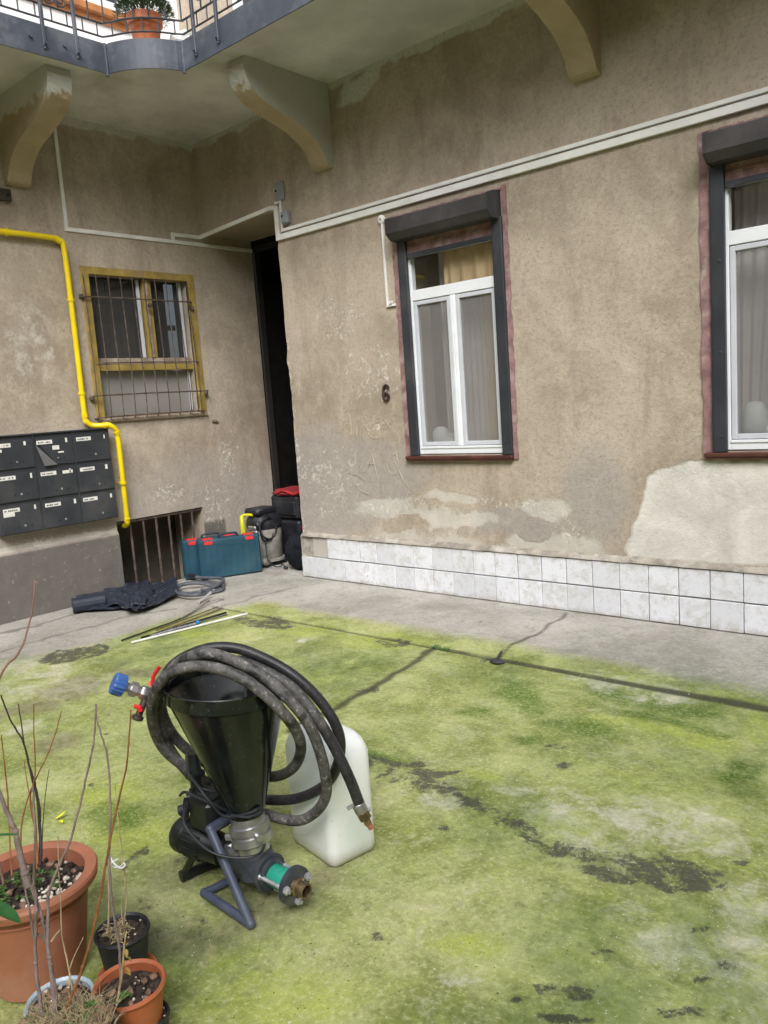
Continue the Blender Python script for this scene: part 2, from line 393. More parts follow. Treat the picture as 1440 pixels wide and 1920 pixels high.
OCHRE = paint('ochre_window_paint', (.33, .235, .055), .7, var=.25, scale=7, bump=.4, dirt=(.22, .16, .10), dirtf=.7, bscale=30)
BAREWOOD = paint('weathered_wood', (.30, .235, .175), .85, var=.3, scale=9, bump=.4, dirt=(.5, .45, .38), dirtf=.6)
RUST = paint('rusty_iron_bar', (.085, .06, .048), .8, var=.4, scale=20, bump=.4, dirt=(.22, .19, .16), dirtf=.5, bscale=80)
BRACKETM = None
def glass_mat(name, tintc, refl, screen=0.0):
    m = NM(name); tr = m.n('ShaderNodeBsdfTransparent'); gl = m.n('ShaderNodeBsdfGlossy'); mx = m.n('ShaderNodeMixShader'); lw = m.n('ShaderNodeLayerWeight')
    tr.inputs[0].default_value = (*tintc, 1); gl.inputs['Roughness'].default_value = .015
    m.l(m.math('ADD', m.math('MULTIPLY', m.math('POWER', lw.outputs['Facing'], 4.0), .7), refl, clamp=True), mx.inputs[0])
    m.l(tr.outputs[0], mx.inputs[1]); m.l(gl.outputs[0], mx.inputs[2])
    last = mx
    if screen:
        df = m.n('ShaderNodeBsdfDiffuse'); df.inputs[0].default_value = (.40, .39, .39, 1); m2 = m.n('ShaderNodeMixShader'); m2.inputs[0].default_value = screen
        m.l(mx.outputs[0], m2.inputs[1]); m.l(df.outputs[0], m2.inputs[2]); last = m2
    m.l(last.outputs[0], m.out.inputs[0]); return m.m
GLASS = glass_mat('window_glass', (.95, .96, .96), .10)
SCREEN = glass_mat('glass_behind_insect_screen', (.90, .91, .91), .08, .24)
OLDGLASS = glass_mat('dirty_old_glass', (.32, .34, .36), .03, .10)

# ------------------------------------------------------------------ ground and path
JY = -1.155            # the joint between the path and the mossy yard
def groundz(x, y):
    return .004 * (fbm(x, y, .8, 3, 3) - .5)
STAIN = [(690, 1432), (760, 1428), (830, 1440), (872, 1438), (884, 1452), (830, 1462), (900, 1500), (960, 1524), (1010, 1556), (1100, 1578), (1200, 1606), (1290, 1612), (1375, 1638), (1372, 1675), (1280, 1680), (1200, 1664), (1120, 1634), (1060, 1608), (1000, 1588), (950, 1552), (880, 1520), (820, 1494), (760, 1480), (695, 1458)]
def ground_attrs(U, W, P):
    px, py = project(P); x, y = P[:, 0], P[:, 1]
    n1 = fbm(x, y, 1.7, 4, 1) - .5; n2 = fbm(x, y, 6, 4, 2) - .5
    qx = px + 60 * n1 + 40 * n2; qy = py + 30 * n2 + 18 * n1
    E = lambda cx, cy, rx, ry, a=0, s=.35: sstep(1 + s, 1 - s, ell(qx, qy, cx, cy, rx, ry, a))
    moss = sstep(-.62, -1.12, y + .25 * n1) * sstep(.95, 1.55, x + .5 * n1)
    moss = np.where((y > JY), moss * .9 * sstep(-.45, -1.0, y + .3 * n1), moss)
    pale = .15 + .3 * n1
    for e in [(1150, 1540, 200, 50, 12), (1300, 1560, 150, 60, 15), (1190, 1715, 60, 22), (1330, 1790, 170, 80, 10), (1420, 1700, 90, 60), (850, 1480, 60, 20), (1120, 1590, 110, 40, 18),
              (90, 1290, 140, 26, -6), (40, 1255, 120, 22), (60, 1370, 60, 14, -10), (1430, 1880, 90, 60), (980, 1480, 80, 20), (820, 1500, 90, 18, 10),
              (560, 1196, 26, 5), (1180, 1290, 160, 30, 10), (860, 1830, 60, 20)]:
        pale = np.maximum(pale, E(*e, s=.6) * .8)
    dark = np.zeros(len(P))
    dark = np.maximum(dark, sstep(-22, 16, poly_sd(px + 40 * n2 + 14 * n1, py + 34 * n2, STAIN)) * (.74 + .7 * n2 + .4 * n1))
    for e in [(1170, 1640, 120, 22, 8), (1300, 1655, 60, 18), (1035, 1590, 50, 14, 15), (790, 1445, 60, 12, 8)]:
        dark = np.maximum(dark, E(*e, s=.6) * .80)
    for e in [(725, 1425, 70, 7), (1050, 1405, 22, 8), (1070, 1440, 22, 6), (700, 1755, 12, 12), (1040, 1862, 30, 16), (1100, 1866, 44, 18), (1370, 1812, 26, 12), (1330, 1842, 22, 10), (1080, 1918, 60, 12), (985, 1886, 16, 9), (1290, 1905, 60, 14),
              (1140, 1790, 22, 9), (1320, 1745, 26, 8), (1045, 1668, 12, 5), (1042, 1705, 7, 3), (1036, 1750, 8, 4), (900, 1236, 24, 5), (745, 1208, 50, 8, 6), (500, 1168, 60, 14, 6), (690, 1296, 20, 8, -30), (830, 1550, 14, 9),
              (480, 1675, 110, 55, -15), (560, 1650, 70, 40), (340, 1590, 60, 30, -35), (300, 1690, 60, 40, -40), (640, 1640, 80, 18, -12), (250, 1610, 40, 12, -50), (360, 1760, 110, 60), (1395, 1620, 30, 8), (480, 1160, 50, 12)]:
        big = e[2] > 40 and e[1] > 1560 and e[0] < 700
        dark = np.maximum(dark, E(*e, s=.5) * (.42 if big else .75))
    pud = sstep(-5, 5, poly_sd(px + 8 * n2, py + 6 * n2, [(65, 1238), (110, 1218), (190, 1205), (212, 1212), (200, 1226), (150, 1240), (100, 1248), (72, 1246)]))
    dark = np.maximum(dark, pud * .8)
    brown = np.zeros(len(P))
    for e in [(120, 1400, 44, 22, -12), (130, 1290, 60, 20, -8), (60, 1330, 60, 14, -12), (270, 1262, 60, 12, 0), (820, 1545, 0.1, .1)]:
        brown = np.maximum(brown, E(*e, s=.4) * .65)
    for e in [(470, 1690, 120, 60, -15), (560, 1640, 70, 36), (360, 1760, 100, 44), (330, 1640, 60, 40, -30), (300, 1700, 50, 40)]: brown = np.maximum(brown, E(*e, s=.6) * np.clip(.55 + 1.2 * n2 + .6 * n1, 0, 1))
    vivid = np.maximum(0, .22 + 1.1 * n1)
    for e in [(720, 1205, 110, 18, 6), (1300, 1385, 110, 30, 15), (520, 1870, 160, 70), (230, 1560, 120, 60), (900, 1450, 60, 12, 10), (1090, 1560, 60, 8, 10), (1200, 1360, 150, 18, 8), (340, 1190, 90, 14), (1440, 1370, 60, 40), (200, 1490, 90, 40), (560, 1180, 90, 10), (350, 1280, 80, 20), (420, 1790, 80, 40), (870, 1770, 110, 30)]:
        vivid = np.maximum(vivid, E(*e, s=.7) * .8)
    deep = np.zeros(len(P))
    for e in [(960, 1300, 60, 30, 25), (1080, 1360, 90, 26, 8), (1250, 1320, 110, 26, 12), (1390, 1452, 50, 26), (1140, 1300, 60, 14, 10), (990, 1390, 36, 12), (215, 1530, 60, 30), (1240, 1350, 150, 10, 12), (700, 1420, 60, 10), (880, 1330, 40, 10)]:
        deep = np.maximum(deep, E(*e, s=.9) * .95)
    damp = np.zeros(len(P))
    for e in [(1180, 1330, 330, 90, 10), (620, 1240, 150, 50, 8), (1000, 1270, 200, 40, 8), (330, 1500, 90, 160), (450, 1640, 200, 80), (1250, 1800, 220, 110, 5), (1060, 1900, 200, 50), (330, 1240, 120, 40), (760, 1430, 120, 60), (1420, 1450, 60, 60), (950, 1530, 180, 60, 20), (350, 1780, 140, 80)]: damp = np.maximum(damp, E(*e, s=.9) * np.clip(.62 + 1.1 * n1 + .5 * n2, 0, 1))
    damp = np.clip(damp + .25 + .9 * n1, 0, 1)
    wob = .012 * (fbm(x, y, 5, 3, 9) - .5)
    cr = np.zeros(len(P))
    jw = (.014 + .03 * sstep(2.5, 5.5, x)) * (.6 + .8 * fbm(x, y, 4, 3, 5))
    cr = np.maximum(cr, sstep(1.3, .5, np.abs(y - JY - wob) / jw) * (x > 1.2) * .9)
    for pts, wd, a in [([(820, 1214), (740, 1262), (690, 1296), (630, 1326), (540, 1372)], 4.5, .85), ([(1062, 1150), (1010, 1185), (960, 1210), (935, 1232)], 2.2, .75), ([(0, 1190), (90, 1166), (180, 1140), (300, 1118)], 1.8, .5),
                       ([(0, 1222), (100, 1190), (230, 1160), (330, 1142)], 1.5, .4), ([(400, 1142), (480, 1118), (560, 1100)], 1.4, .35), ([(600, 1760), (690, 1748), (740, 1738)], 1.0, -.5)]:
        d = line_d(px + 9 * n2, py + 9 * n2, pts); cr = np.maximum(cr, sstep(wd * 1.5, wd * .4, d) * a)
    edge = sstep(.06, .0, y + .03) * 0
    moss = np.clip(moss, 0, 1.0) * np.where(y < JY, .85, 1)
    return dict(moss=moss, pale=pale, dark=dark, brown=brown, vivid=vivid, deep=deep, crack=cr, damp=damp)
gx = axis_pts(-.0, 6.6, .016); gy = axis_pts(-4.75, .0, .016, (JY,))
gpos = lambda U, W: np.stack([U, W, groundz(U, W) - .012 * sstep(.022, .004, np.abs(W - JY)) * (U > 1.2)], -1)
PX = 1.2
inpath = lambda u, v: (v > JY) | (u < PX)
g0 = grid_mesh('ground', gx, gy, gpos, lambda u, v: ~inpath(u, v), ground_attrs, GROUND); tag(g0, kind='structure')
g1 = grid_mesh('path', gx, gy, gpos, inpath, ground_attrs, GROUND); tag(g1, kind='structure')
def flat_attrs(U, W, P):
    return dict(moss=np.full(len(P), .9), pale=.25 + .4 * (fbm(P[:, 0], P[:, 1], 1, 4, 1) - .5), dark=np.maximum(0, fbm(P[:, 0], P[:, 1], 2, 4, 8) - .6), brown=np.zeros(len(P)),
                vivid=np.maximum(0, .22 + 1.1 * (fbm(P[:, 0], P[:, 1], 1.7, 4, 1) - .5)), deep=np.zeros(len(P)), crack=np.zeros(len(P)), damp=np.full(len(P), .3))
bx_, by_ = axis_pts(-14, 30, .5, (0.0, 6.6)), axis_pts(-24, 14, .5, (-4.75, 0.0))
go = grid_mesh('ground', bx_, by_, lambda U, W: np.stack([U, W, 0 * U - .0035], -1), lambda u, v: ~((u > 0) & (u < 6.6) & (v > -4.75) & (v < 0)) & ~((u > -1.5) & (u < 1.3) & (v > -4.75)), flat_attrs, GROUND)
tag(go, kind='structure')
gp = grid_mesh('path', axis_pts(0, 1.2, .04), axis_pts(0, 6, .04), lambda U, W: np.stack([U, W, groundz(U, W)], -1), lambda u, v: u > -9, lambda U, W, P: {k: np.zeros(len(P)) for k in ('moss', 'pale', 'dark', 'brown', 'vivid', 'deep', 'crack', 'damp')}, GROUND)
tag(gp, kind='structure')

GRIT = paint('pale_grit', (.50, .48, .38), .9, var=.4, scale=60); CLUMP = paint('moss_clump', (.19, .25, .045), .95, var=.5, scale=60, spec=.1)
def scatter(name, m, n, seed, smin, smax, dens, flat):
    r_ = np.random.RandomState(seed); m_ = MB(); k = 0; tries = 0
    pxs = r_.uniform(-40, 1480, n * 6); pys = r_.uniform(1100, 1960, n * 6); P = np.array([fl(a, b_) for a, b_ in zip(pxs, pys)]); A_ = ground_attrs(P[:, 0], P[:, 1], P); D = dens(A_, P)
    for i in np.nonzero(r_.rand(len(P)) < D)[0][:n]:
        x, y, _ = P[i]
        if x < .1 or y > -.06: continue
        s = r_.uniform(smin, smax); z = groundz(x, y) - .001; a = r_.uniform(0, 6.28); c_, s_ = math.cos(a) * s, math.sin(a) * s
        m_.add([(x + c_, y + s_, z), (x - s_ * .8, y + c_ * .8, z), (x - c_ * .9, y - s_ * .9, z), (x + s_, y - c_, z), (x + c_ * .1, y, z + s * flat), (x - c_ * .5, y - s_ * .3, z + s * flat * .7)], [(0, 1, 4), (1, 5, 4), (1, 2, 5), (2, 3, 5), (3, 4, 5), (3, 0, 4)])
    return tag(m_.build(name, m, None, recalc=False), kind='stuff')
scatter('grit', GRIT, 2200, 1, .0015, .0042, lambda A_, P: .10 + .5 * A_['pale'] + .25 * (A_['moss'] > .5) * vnoise(P[:, 0] * 3, P[:, 1] * 3, 4), .8)
scatter('moss_clumps', CLUMP, 2600, 2, .0015, .0055, lambda A_, P: (.12 + .9 * A_['deep']) * (A_['moss'] > .4) * (A_['pale'] < .5), .8)
# ------------------------------------------------------------------ the building
BLD = thing('apartment_building', 'old courtyard house with stained beige plaster walls, balcony on brackets and dark passage', 'building', (0, 0, 0))
W1 = (2.54, 3.425, 1.13, 2.80); W2 = (4.925, 5.81, 1.13, 2.80)      # openings x0, x1, z0, z1
DOORX, LINT = 1.115, 3.31
def wallA_attrs(U, W, P):
    px, py = project(P); x, z = P[:, 0], P[:, 2]
    n1 = fbm(x, z, 1.3, 4, 11) - .5; n2 = fbm(x, z, 7, 4, 12) - .5
    qx = px + 40 * n1 + 30 * n2; qy = py + 40 * n1 + 30 * n2
    E = lambda cx, cy, rx, ry, a=0, s=.35: sstep(1 + s, 1 - s, ell(qx, qy, cx, cy, rx, ry, a))
    pale = sstep(-8, 10, poly_sd(px + 22 * n2, py + 22 * n2, [(1168, 1030), (1185, 985), (1205, 930), (1215, 896), (1240, 876), (1290, 860), (1500, 862), (1500, 1064), (1280, 1056), (1180, 1048)]))
    low = sstep(.72, .50, z + .5 * n1) * sstep(1.6, 2.3, x) * .62
    pale = np.maximum(pale, low * sstep(4.4, 4.0, x))
    for e in [(725, 950, 80, 26), (830, 975, 150, 26, 4), (1020, 950, 60, 22), (850, 935, 60, 14), (1400, 780, .1, .1)]: pale = np.maximum(pale, E(*e, s=.6) * .62)
    pale = np.minimum(pale, 1 - .9 * np.maximum(E(879, 1004, 11, 16, 0, .3), np.maximum(E(905, 1012, 12, 8), np.maximum(E(1000, 990, 40, 22), E(760, 985, 50, 16)))))
    grey = np.zeros(len(P))
    for e in [(680, 890, 130, 70, 0, .6), (620, 960, 90, 50, 0, .5), (1010, 985, 70, 40, 0, .5), (940, 985, 50, 30), (1110, 930, 60, 100, 0, .7), (600, 880, 60, 90, 0, .5)]: grey = np.maximum(grey, E(*e) * .75)
    white = .10 + .25 * sstep(1.5, .5, z) + .0 * x
    for e in [(620, 900, 80, 90), (740, 950, 90, 40), (960, 945, 160, 22, 3), (1060, 1000, 40, 40), (640, 600, 70, 60), (700, 700, 90, 90), (700, 790, 60, 30), (1240, 880, 40, 20)]: white = np.maximum(white, E(*e, s=.7) * .70)
    white = np.maximum(white, sstep(.10, .0, z - .41 + .05 * n2) * .7)
    white = np.maximum(white, sstep(.05, .0, x - DOORX - .02 - .1 * n2) * .75 * (z < 2.2))
    green = sstep(-4, 4, poly_sd(px + 16 * n2, py + 16 * n2, [(628, 197), (640, 168), (672, 140), (690, 122), (716, 116), (708, 150), (690, 176), (665, 190)]))
    green = np.maximum(green, sstep(4.095, 4.105, z + .11 * n2 + .05 * n1))
    band = sstep(.13, .07, np.abs(x - .20)) * (z > LINT) * .55
    band = np.maximum(band, sstep(.05, .02, np.abs(x - 1.76 + .02 * n1)) * sstep(2.0, 3.2, z) * (z < 3.53) * .6)
    band = np.maximum(band, E(640, 580, 60, 170, -4, .8) * .22)
    dark = np.zeros(len(P))
    for e in [(879, 1004, 9, 14), (904, 1014, 9, 6)]: dark = np.maximum(dark, E(*e) * .18)
    return dict(pale=pale, grey=grey, white=white, green=green, band=band, dark=dark)
def doorjit(x, z):
    return .6 * (.018 * (fbm(z, z * 0, 6, 4, 21) - .5) * 2 - .03 * sstep(.09, .0, np.abs(z - 2.0) * .9) + .035 * sstep(.3, .1, np.abs(z - 1.6)) * fbm(z, 0 * z, 14, 2, 4)) * (z < 3.0) * np.clip(1 - (x - DOORX) / .1, 0, 1) * (x >= DOORX - .001)
ax_ = axis_pts(0, 6.4, .017, (DOORX, W1[0], W1[1], W2[0], W2[1])); az_ = axis_pts(0, 4.15, .017, (LINT, W1[2], W1[3]))
def posA(U, W):
    d = .004 * (fbm(U, W, 3, 4, 31) - .2) + .003 * (fbm(U, W, 14, 2, 32))
    return np.stack([U + doorjit(U, W), d, W], -1)
def inop(u, v, o): return (u > o[0]) & (u < o[1]) & (v > o[2]) & (v < o[3])
wA = grid_mesh('wall', ax_, az_, posA, lambda u, v: ~((u < DOORX) & (v < LINT)) & ~inop(u, v, W1) & ~inop(u, v, W2), wallA_attrs, PLASTER, BLD)
wA['label'] = 'beige stained plaster wall with two windows'
GR = (-1.245, -.295, 0.0, .665); WB = (-1.235, -.205, 1.60, 2.86)
def wallB_attrs(U, W, P):
    px, py = project(P); y, z = P[:, 1], P[:, 2]
    n1 = fbm(y, z, 1.3, 4, 15) - .5; n2 = fbm(y, z, 7, 4, 16) - .5
    qx = px + 24 * n1 + 18 * n2; qy = py + 24 * n1 + 18 * n2
    E = lambda cx, cy, rx, ry, a=0, s=.35: sstep(1 + s, 1 - s, ell(qx, qy, cx, cy, rx, ry, a))
    dark = sstep(.555, .545, z + .015 * n2 - .02 * y * 0) * ((y < -1.22) | (y > -.31)) * (y < -.03) * .72
    dark = np.where(y > -.31, dark * sstep(-1, 1, (0.50 + .07 * n2 - z) * 60), dark)
    grey = sstep(1.5, .9, z + .5 * n1) * .55
    white = .10 + .38 * sstep(1.2, .6, z + .2 * n1)
    for e in [(320, 930, 60, 30), (400, 950, 50, 60), (430, 860, 30, 60), (60, 1010, 60, 14)]: white = np.maximum(white, E(*e, s=.7) * .7)
    pale = E(50, 640, 90, 140, 0, .8) * .44
    pale = np.maximum(pale, sstep(.66, .60, z + .04 * n2) * sstep(.55, .58, z) * (y < -1.0) * .6)
    green = sstep(4.085, 4.095, z + .11 * n2 + .06 * n1)
    band = sstep(.018, .006, np.abs(y + .03)) * (z < 1.6) * (.5 + n2) * .7
    brn = sstep(.7, .75, z) * 0
    return dict(pale=pale, grey=grey, white=white, green=green, band=band, dark=dark)
ay_ = axis_pts(-3.2, .64, .017, (GR[0], GR[1], WB[0], WB[1], 0.0)); bz_ = axis_pts(0, 4.15, .017, (GR[3], WB[2], WB[3]))
def posB(U, W):
    d = .004 * (fbm(U, W, 3, 4, 41) - .2) + .003 * (fbm(U, W, 14, 2, 42)) - .012 * sstep(.012, .0, np.abs(U + .015)) + .02 * sstep(.03, 0, W - .55) * ((U < -1.24))
    return np.stack([d, U, W], -1)
wB = grid_mesh('wall', ay_, bz_, posB, lambda u, v: ~inop(u, v, GR) & ~inop(u, v, WB), wallB_attrs, PLASTER, BLD)
wB['label'] = 'beige stained plaster wall carrying the letterboxes and the barred window'
# masonry behind the two faces, reveals, the passage and the rooms
b = MB()
for o in (W1, W2):
    x0, x1, z0, z1 = o
    b.box((x0 - .12, .012, z0), (x0, .30, z1)); b.box((x1, .012, z0), (x1 + .12, .30, z1))
    b.box((x0 - .12, .012, z1), (x1 + .12, .30, z1 + .12)); b.box((x0 - .12, .012, z0 - .12), (x1 + .12, .30, z0 - .001))
b.box((DOORX + .012, .012, 0), (DOORX + .35, .65, 4.1))
b.box((-.2, .012, LINT), (DOORX + .012, .64, 4.1))
b.box((6.4, 0, 0), (14, .4, 4.15)); b.box((-.4, -12, 0), (0, -3.2, 4.15))
b.build('reveals', FARWALL, BLD)
b = MB(); t_ = .06                                        # barred window recess and cellar opening
y0, y1, z0, z1 = WB
b.box((-.25, y0 - .06, z0 - .06), (-.012, y0, z1 + .06)); b.box((-.25, y1, z0 - .06), (-.012, y1 + .06, z1 + .06)); b.box((-.25, y0, z1), (-.012, y1, z1 + .06)); b.box((-.25, y0, z0 - .06), (-.012, y1, z0))
y0, y1, z0, z1 = GR
b.box((-.5, y0 - .06, -.6), (-.012, y0, z1 + .06)); b.box((-.5, y1, -.6), (-.012, y1 + .06, z1 + .06)); b.box((-.5, y0, z1), (-.012, y1, z1 + .06))
b.build('reveals', PLASTER, BLD)
CELLAR = paint('dark_cellar_wall', (.085, .072, .055), .95, var=.35, scale=3, bump=.5, dirt=(.16, .14, .11), dirtf=.5)  # mottled dark brown for the back and floor of the recess
b = MB(); b.box((-.62, y0 - .1, -.7), (-.5, y1 + .1, z1 + .1)); b.box((-.5, y0, -.62), (-.0, y1, -.55)); b.build('cellar_recess', CELLAR, BLD)
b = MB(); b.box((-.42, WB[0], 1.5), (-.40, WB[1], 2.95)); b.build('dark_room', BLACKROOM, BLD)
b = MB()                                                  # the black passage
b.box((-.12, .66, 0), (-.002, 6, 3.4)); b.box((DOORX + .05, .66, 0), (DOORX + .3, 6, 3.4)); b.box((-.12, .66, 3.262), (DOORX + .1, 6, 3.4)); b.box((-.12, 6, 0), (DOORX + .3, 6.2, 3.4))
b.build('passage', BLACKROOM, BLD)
b = MB(); b.box((.003, .655, 0), (.032, .72, 3.25)); b.box((.003, .655, 3.205), (1.1, .70, 3.255))
b.build('door_frame', paint('old_brown_door_paint', (.016, .013, .011), .85, var=.3), BLD)
ROOMW = paint('room_wall_ochre', (.62, .50, .33), .9, var=.08, scale=1.5)
b = MB()
b.box((1.5, 4.2, 0), (7.2, 4.3, 4.1)); b.box((1.4, .40, 0), (1.5, 4.3, 4.1)); b.box((7.2, .40, 0), (7.3, 4.3, 4.1)); b.box((1.4, .4, 3.9), (7.3, 4.3, 4.1)); b.box((1.4, .4, .0), (7.3, 4.3, .3)); b.box((4.1, .32, .3), (4.25, 4.2, 3.9))
b.build('room', ROOMW, BLD)
b = MB()                                                  # inner face of the front wall
for a, c in ((1.5, W1[0] - .1), (W1[1] + .1, W2[0] - .1), (W2[1] + .1, 7.2)): b.box((a, .302, .3), (c, .40, 3.9))
for o in (W1, W2): b.box((o[0] - .1, .302, .3), (o[1] + .1, .40, o[2])); b.box((o[0] - .1, .302, o[3]), (o[1] + .1, .40, 3.9))
b.build('room', ROOMW, BLD)
# white floor tiles used as the wall's foot
b = MB(); rr = random.Random(3)
b.box((DOORX - .03, -.004, .0), (6.6, .0115, .385))
mort = MB(); mort.box((DOORX - .025, -.010, 0.001), (6.6, -.002, .388))
n_ = 120; pts_t = []
ver = []; fac = []
for i in range(n_ + 1):
    x = 1.13 + (6.6 - 1.13) * i / n_; j = .012 * (float(fbm(V3([x]), V3([0]), 9, 3, 2)[0]) - .5)
    ver += [(x, -.040 - j * .5, .392 + j), (x, -.034 - j, .405 + j), (x, .004, .428 + 1.5 * j), (x, .004, .39), (x, -.012, .385)]
for i in range(n_):
    for k in range(4): fac.append((i * 5 + k, i * 5 + k + 1, i * 5 + 6 + k, i * 5 + 5 + k))
mort.add(ver, fac)
for row in (0, 1):
    for k in range(-2, 26):
        xa = 1.46 + .2 * k; xb = xa + .2; za, zb = (.004, .196) if row == 0 else (.2, .388)
        if row == 1 and k == -2: continue
        if k == -2: xa = 1.10
        b.tint = rr.uniform(.3, 1.0)
        if k < 0: b.tint = .05 if row == 1 else .16
        if (row, k) == (0, 7): b.tint = .2
        g = rr.choice((.0018, .0026, .004)); y0 = -.030 - rr.uniform(0, .0035) + (.012 if row == 1 and k < 0 else 0)
        b.box((xa + g, y0, za + g), (xb - g, -.006, zb - g), .0025)
tp = b.build('tile_plinth', TILE, BLD, smooth=False); tp['label'] = 'two rows of worn white tiles along the foot of the wall'
mort.build('mortar_ledge', MORTAR, BLD)
# ------------------------------------------------------------------ balcony
def arc_pts():
    A, B = V3((1.0, -1.45)), V3((1.39, -1.04)); out = []
    nn = nrm(np.array([B[1] - A[1], -(B[0] - A[0])]))
    for i in range(13):
        t = i / 12; out.append(A + (B - A) * t + nn * .075 * math.sin(math.pi * t))
    return out
ARC = arc_pts()
edge = [V3((.97, -12)), V3((.985, -3.0))] + ARC + [V3((5, -1.03)), V3((14, -1.03))]
def offs(path, d):
    out = []
    for i, p in enumerate(path):
        t = nrm(path[min(i + 1, len(path) - 1)] - path[max(i - 1, 0)]); out.append(p + d * np.array([t[1], -t[0]]))
    return out
slab = MB(); poly = [tuple(p) for p in edge] + [(14, .2), (-.2, .2), (-.2, -12)]
slab.prism(poly, 2, 4.15, 4.33); BAL = slab.build('balcony', SOFFIT, BLD); BAL['label'] = 'limewashed balcony slab above the yard'
fz = MB(); o1 = offs(edge, .004); o2 = offs(edge, .014); o3 = offs(edge, -.035)
def strip(mb, pa, pb, za, zb):
    n = len(pa); vs = [(p[0], p[1], za) for p in pa] + [(p[0], p[1], zb) for p in pa] + [(p[0], p[1], zb) for p in pb] + [(p[0], p[1], za) for p in pb]
    fs = []
    for i in range(n - 1):
        for k in range(4): a, c = k * n, ((k + 1) % 4) * n; fs.append((a + i, a + i + 1, c + i + 1, c + i))
    mb.add(vs, fs)
strip(fz, o1, o2, 4.136, 4.345); strip(fz, o3, offs(edge, .0035), 4.331, 4.3435)
for (x, y) in (ARC[0], ARC[-1]): fz.cyl((x + .012, y - .012, 4.13), (x + .012, y - .012, 4.347), .010, n=8); fz.cyl((x + .02, y - .02, 4.112), (x + .02, y - .02, 4.136), .012, n=8)
fz.build('fascia', STEEL_GREY, BAL)
rl = MB(); rp = offs(edge, -.02); rp = [V3(rp[0])] + [V3(p) for p in rp[1:]]
for z, r in ((4.405, .007), (4.500, .008), (5.36, .016)): rl.tube([(p[0], p[1], z) for p in rp], r, 6)
S = []; acc = 0
full = []
for i in range(len(rp) - 1):
    L = np.linalg.norm(rp[i + 1] - rp[i]); m_ = max(1, int(L / .005)); full += [rp[i] + (rp[i + 1] - rp[i]) * j / m_ for j in range(m_)]
full = [p for p in full if p[1] > -4.5 and p[0] < 6.0]
cum = np.concatenate([[0], np.cumsum([np.linalg.norm(full[i + 1] - full[i]) for i in range(len(full) - 1)])])
s_ = 0
while s_ < cum[-1]:
    p = full[int(np.searchsorted(cum, s_))]; rl.cyl((p[0], p[1], 4.50), (p[0], p[1], 5.35), .0065, n=6)
    p = full[int(min(len(full) - 1, np.searchsorted(cum, s_ + .06)))]; rl.cyl((p[0], p[1], 4.405), (p[0], p[1], 4.50), .0055, n=6)
    s_ += .118
def scroll(mb, c, u, r, turns, sg):
    pts = []
    for i in range(46):
        t = i / 45; a = sg * 2 * math.pi * turns * t + math.pi / 2; q = r * (1 - .86 * t); pts.append(V3(c) + V3(u) * q * math.cos(a) + V3((0, 0, 1)) * q * math.sin(a))
    mb.tube(pts, .0065, 6)
for yc in (-1.812, -2.9, -4.0):
    for sg in (-1, 1): scroll(rl, (.985, yc + sg * .048, 4.553), (0, 1, 0), .047, 1.7, sg)
for xc in (1.705, 2.9, 4.1):
    for sg in (-1, 1): scroll(rl, (xc + sg * .055, -1.055, 4.585), (1, 0, 0), .055, 1.7, sg)
RLO = rl.build('railing', RAIL, BAL)
for (x, y) in [(1.012, -1.936), (1.012, -1.69), (1.012, -3.02), (1.0, -2.78), (1.57, -1.062), (1.837, -1.062), (2.78, -1.062), (3.02, -1.062)]:
    p = MB(); p.box((x - .012, y - .012, 4.20), (x + .012, y + .012, 5.38), .003)
    p.cyl((x, y, 4.185), (x, y, 4.20), .010, n=8)
    if x < 1.1: p.cyl((x + .01, y - .0, 4.22), (x + .03, y, 4.22), .010, n=8); p.cyl((x - .01, y - .10, 4.245), (x + .012, y - .10, 4.245), .012, n=8)
    else: p.cyl((x, y - .03, 4.22), (x, y - .01, 4.22), .010, n=8)
    p.build('post', STEEL_GREY, BAL)
PROF = [(.0, 4.149), (.86, 4.149), (.875, 4.09), (.86, 4.02), (.82, 3.95), (.74, 3.885), (.63, 3.845), (.52, 3.815), (.41, 3.785), (.31, 3.752), (.22, 3.708), (.15, 3.655), (.10, 3.59), (.07, 3.53), (.055, 3.512), (0, 3.505)]
def br_mat():
    m = NM('bracket_plaster'); P = m.wpos(); n = m.noise(5, 6, .65, P, .5); nm = m.n('ShaderNodeNewGeometry'); sx = m.n('ShaderNodeSeparateXYZ'); m.l(nm.outputs['Position'], sx.inputs[0])
    k = m.step(m.math('ADD', sx.outputs['Z'], m.math('MULTIPLY', m.math('SUBTRACT', m.noise(9, 8, .75, P, .3), .5), .30)), 3.965, 3.985)
    c = m.mix(k, m.mix(n, (.34, .27, .175), (.50, .41, .29)), m.mix(n, (.50, .50, .46), (.66, .66, .61)))
    c = m.mix(m.attr('tint'), c, m.mix(n, (.46, .455, .41), (.55, .545, .49)))
    m.set(col=c, rough=.95, spec=.15); m.bump(m.noise(30, 5, .7, P), .6, .006); return m.m
BRM = br_mat()
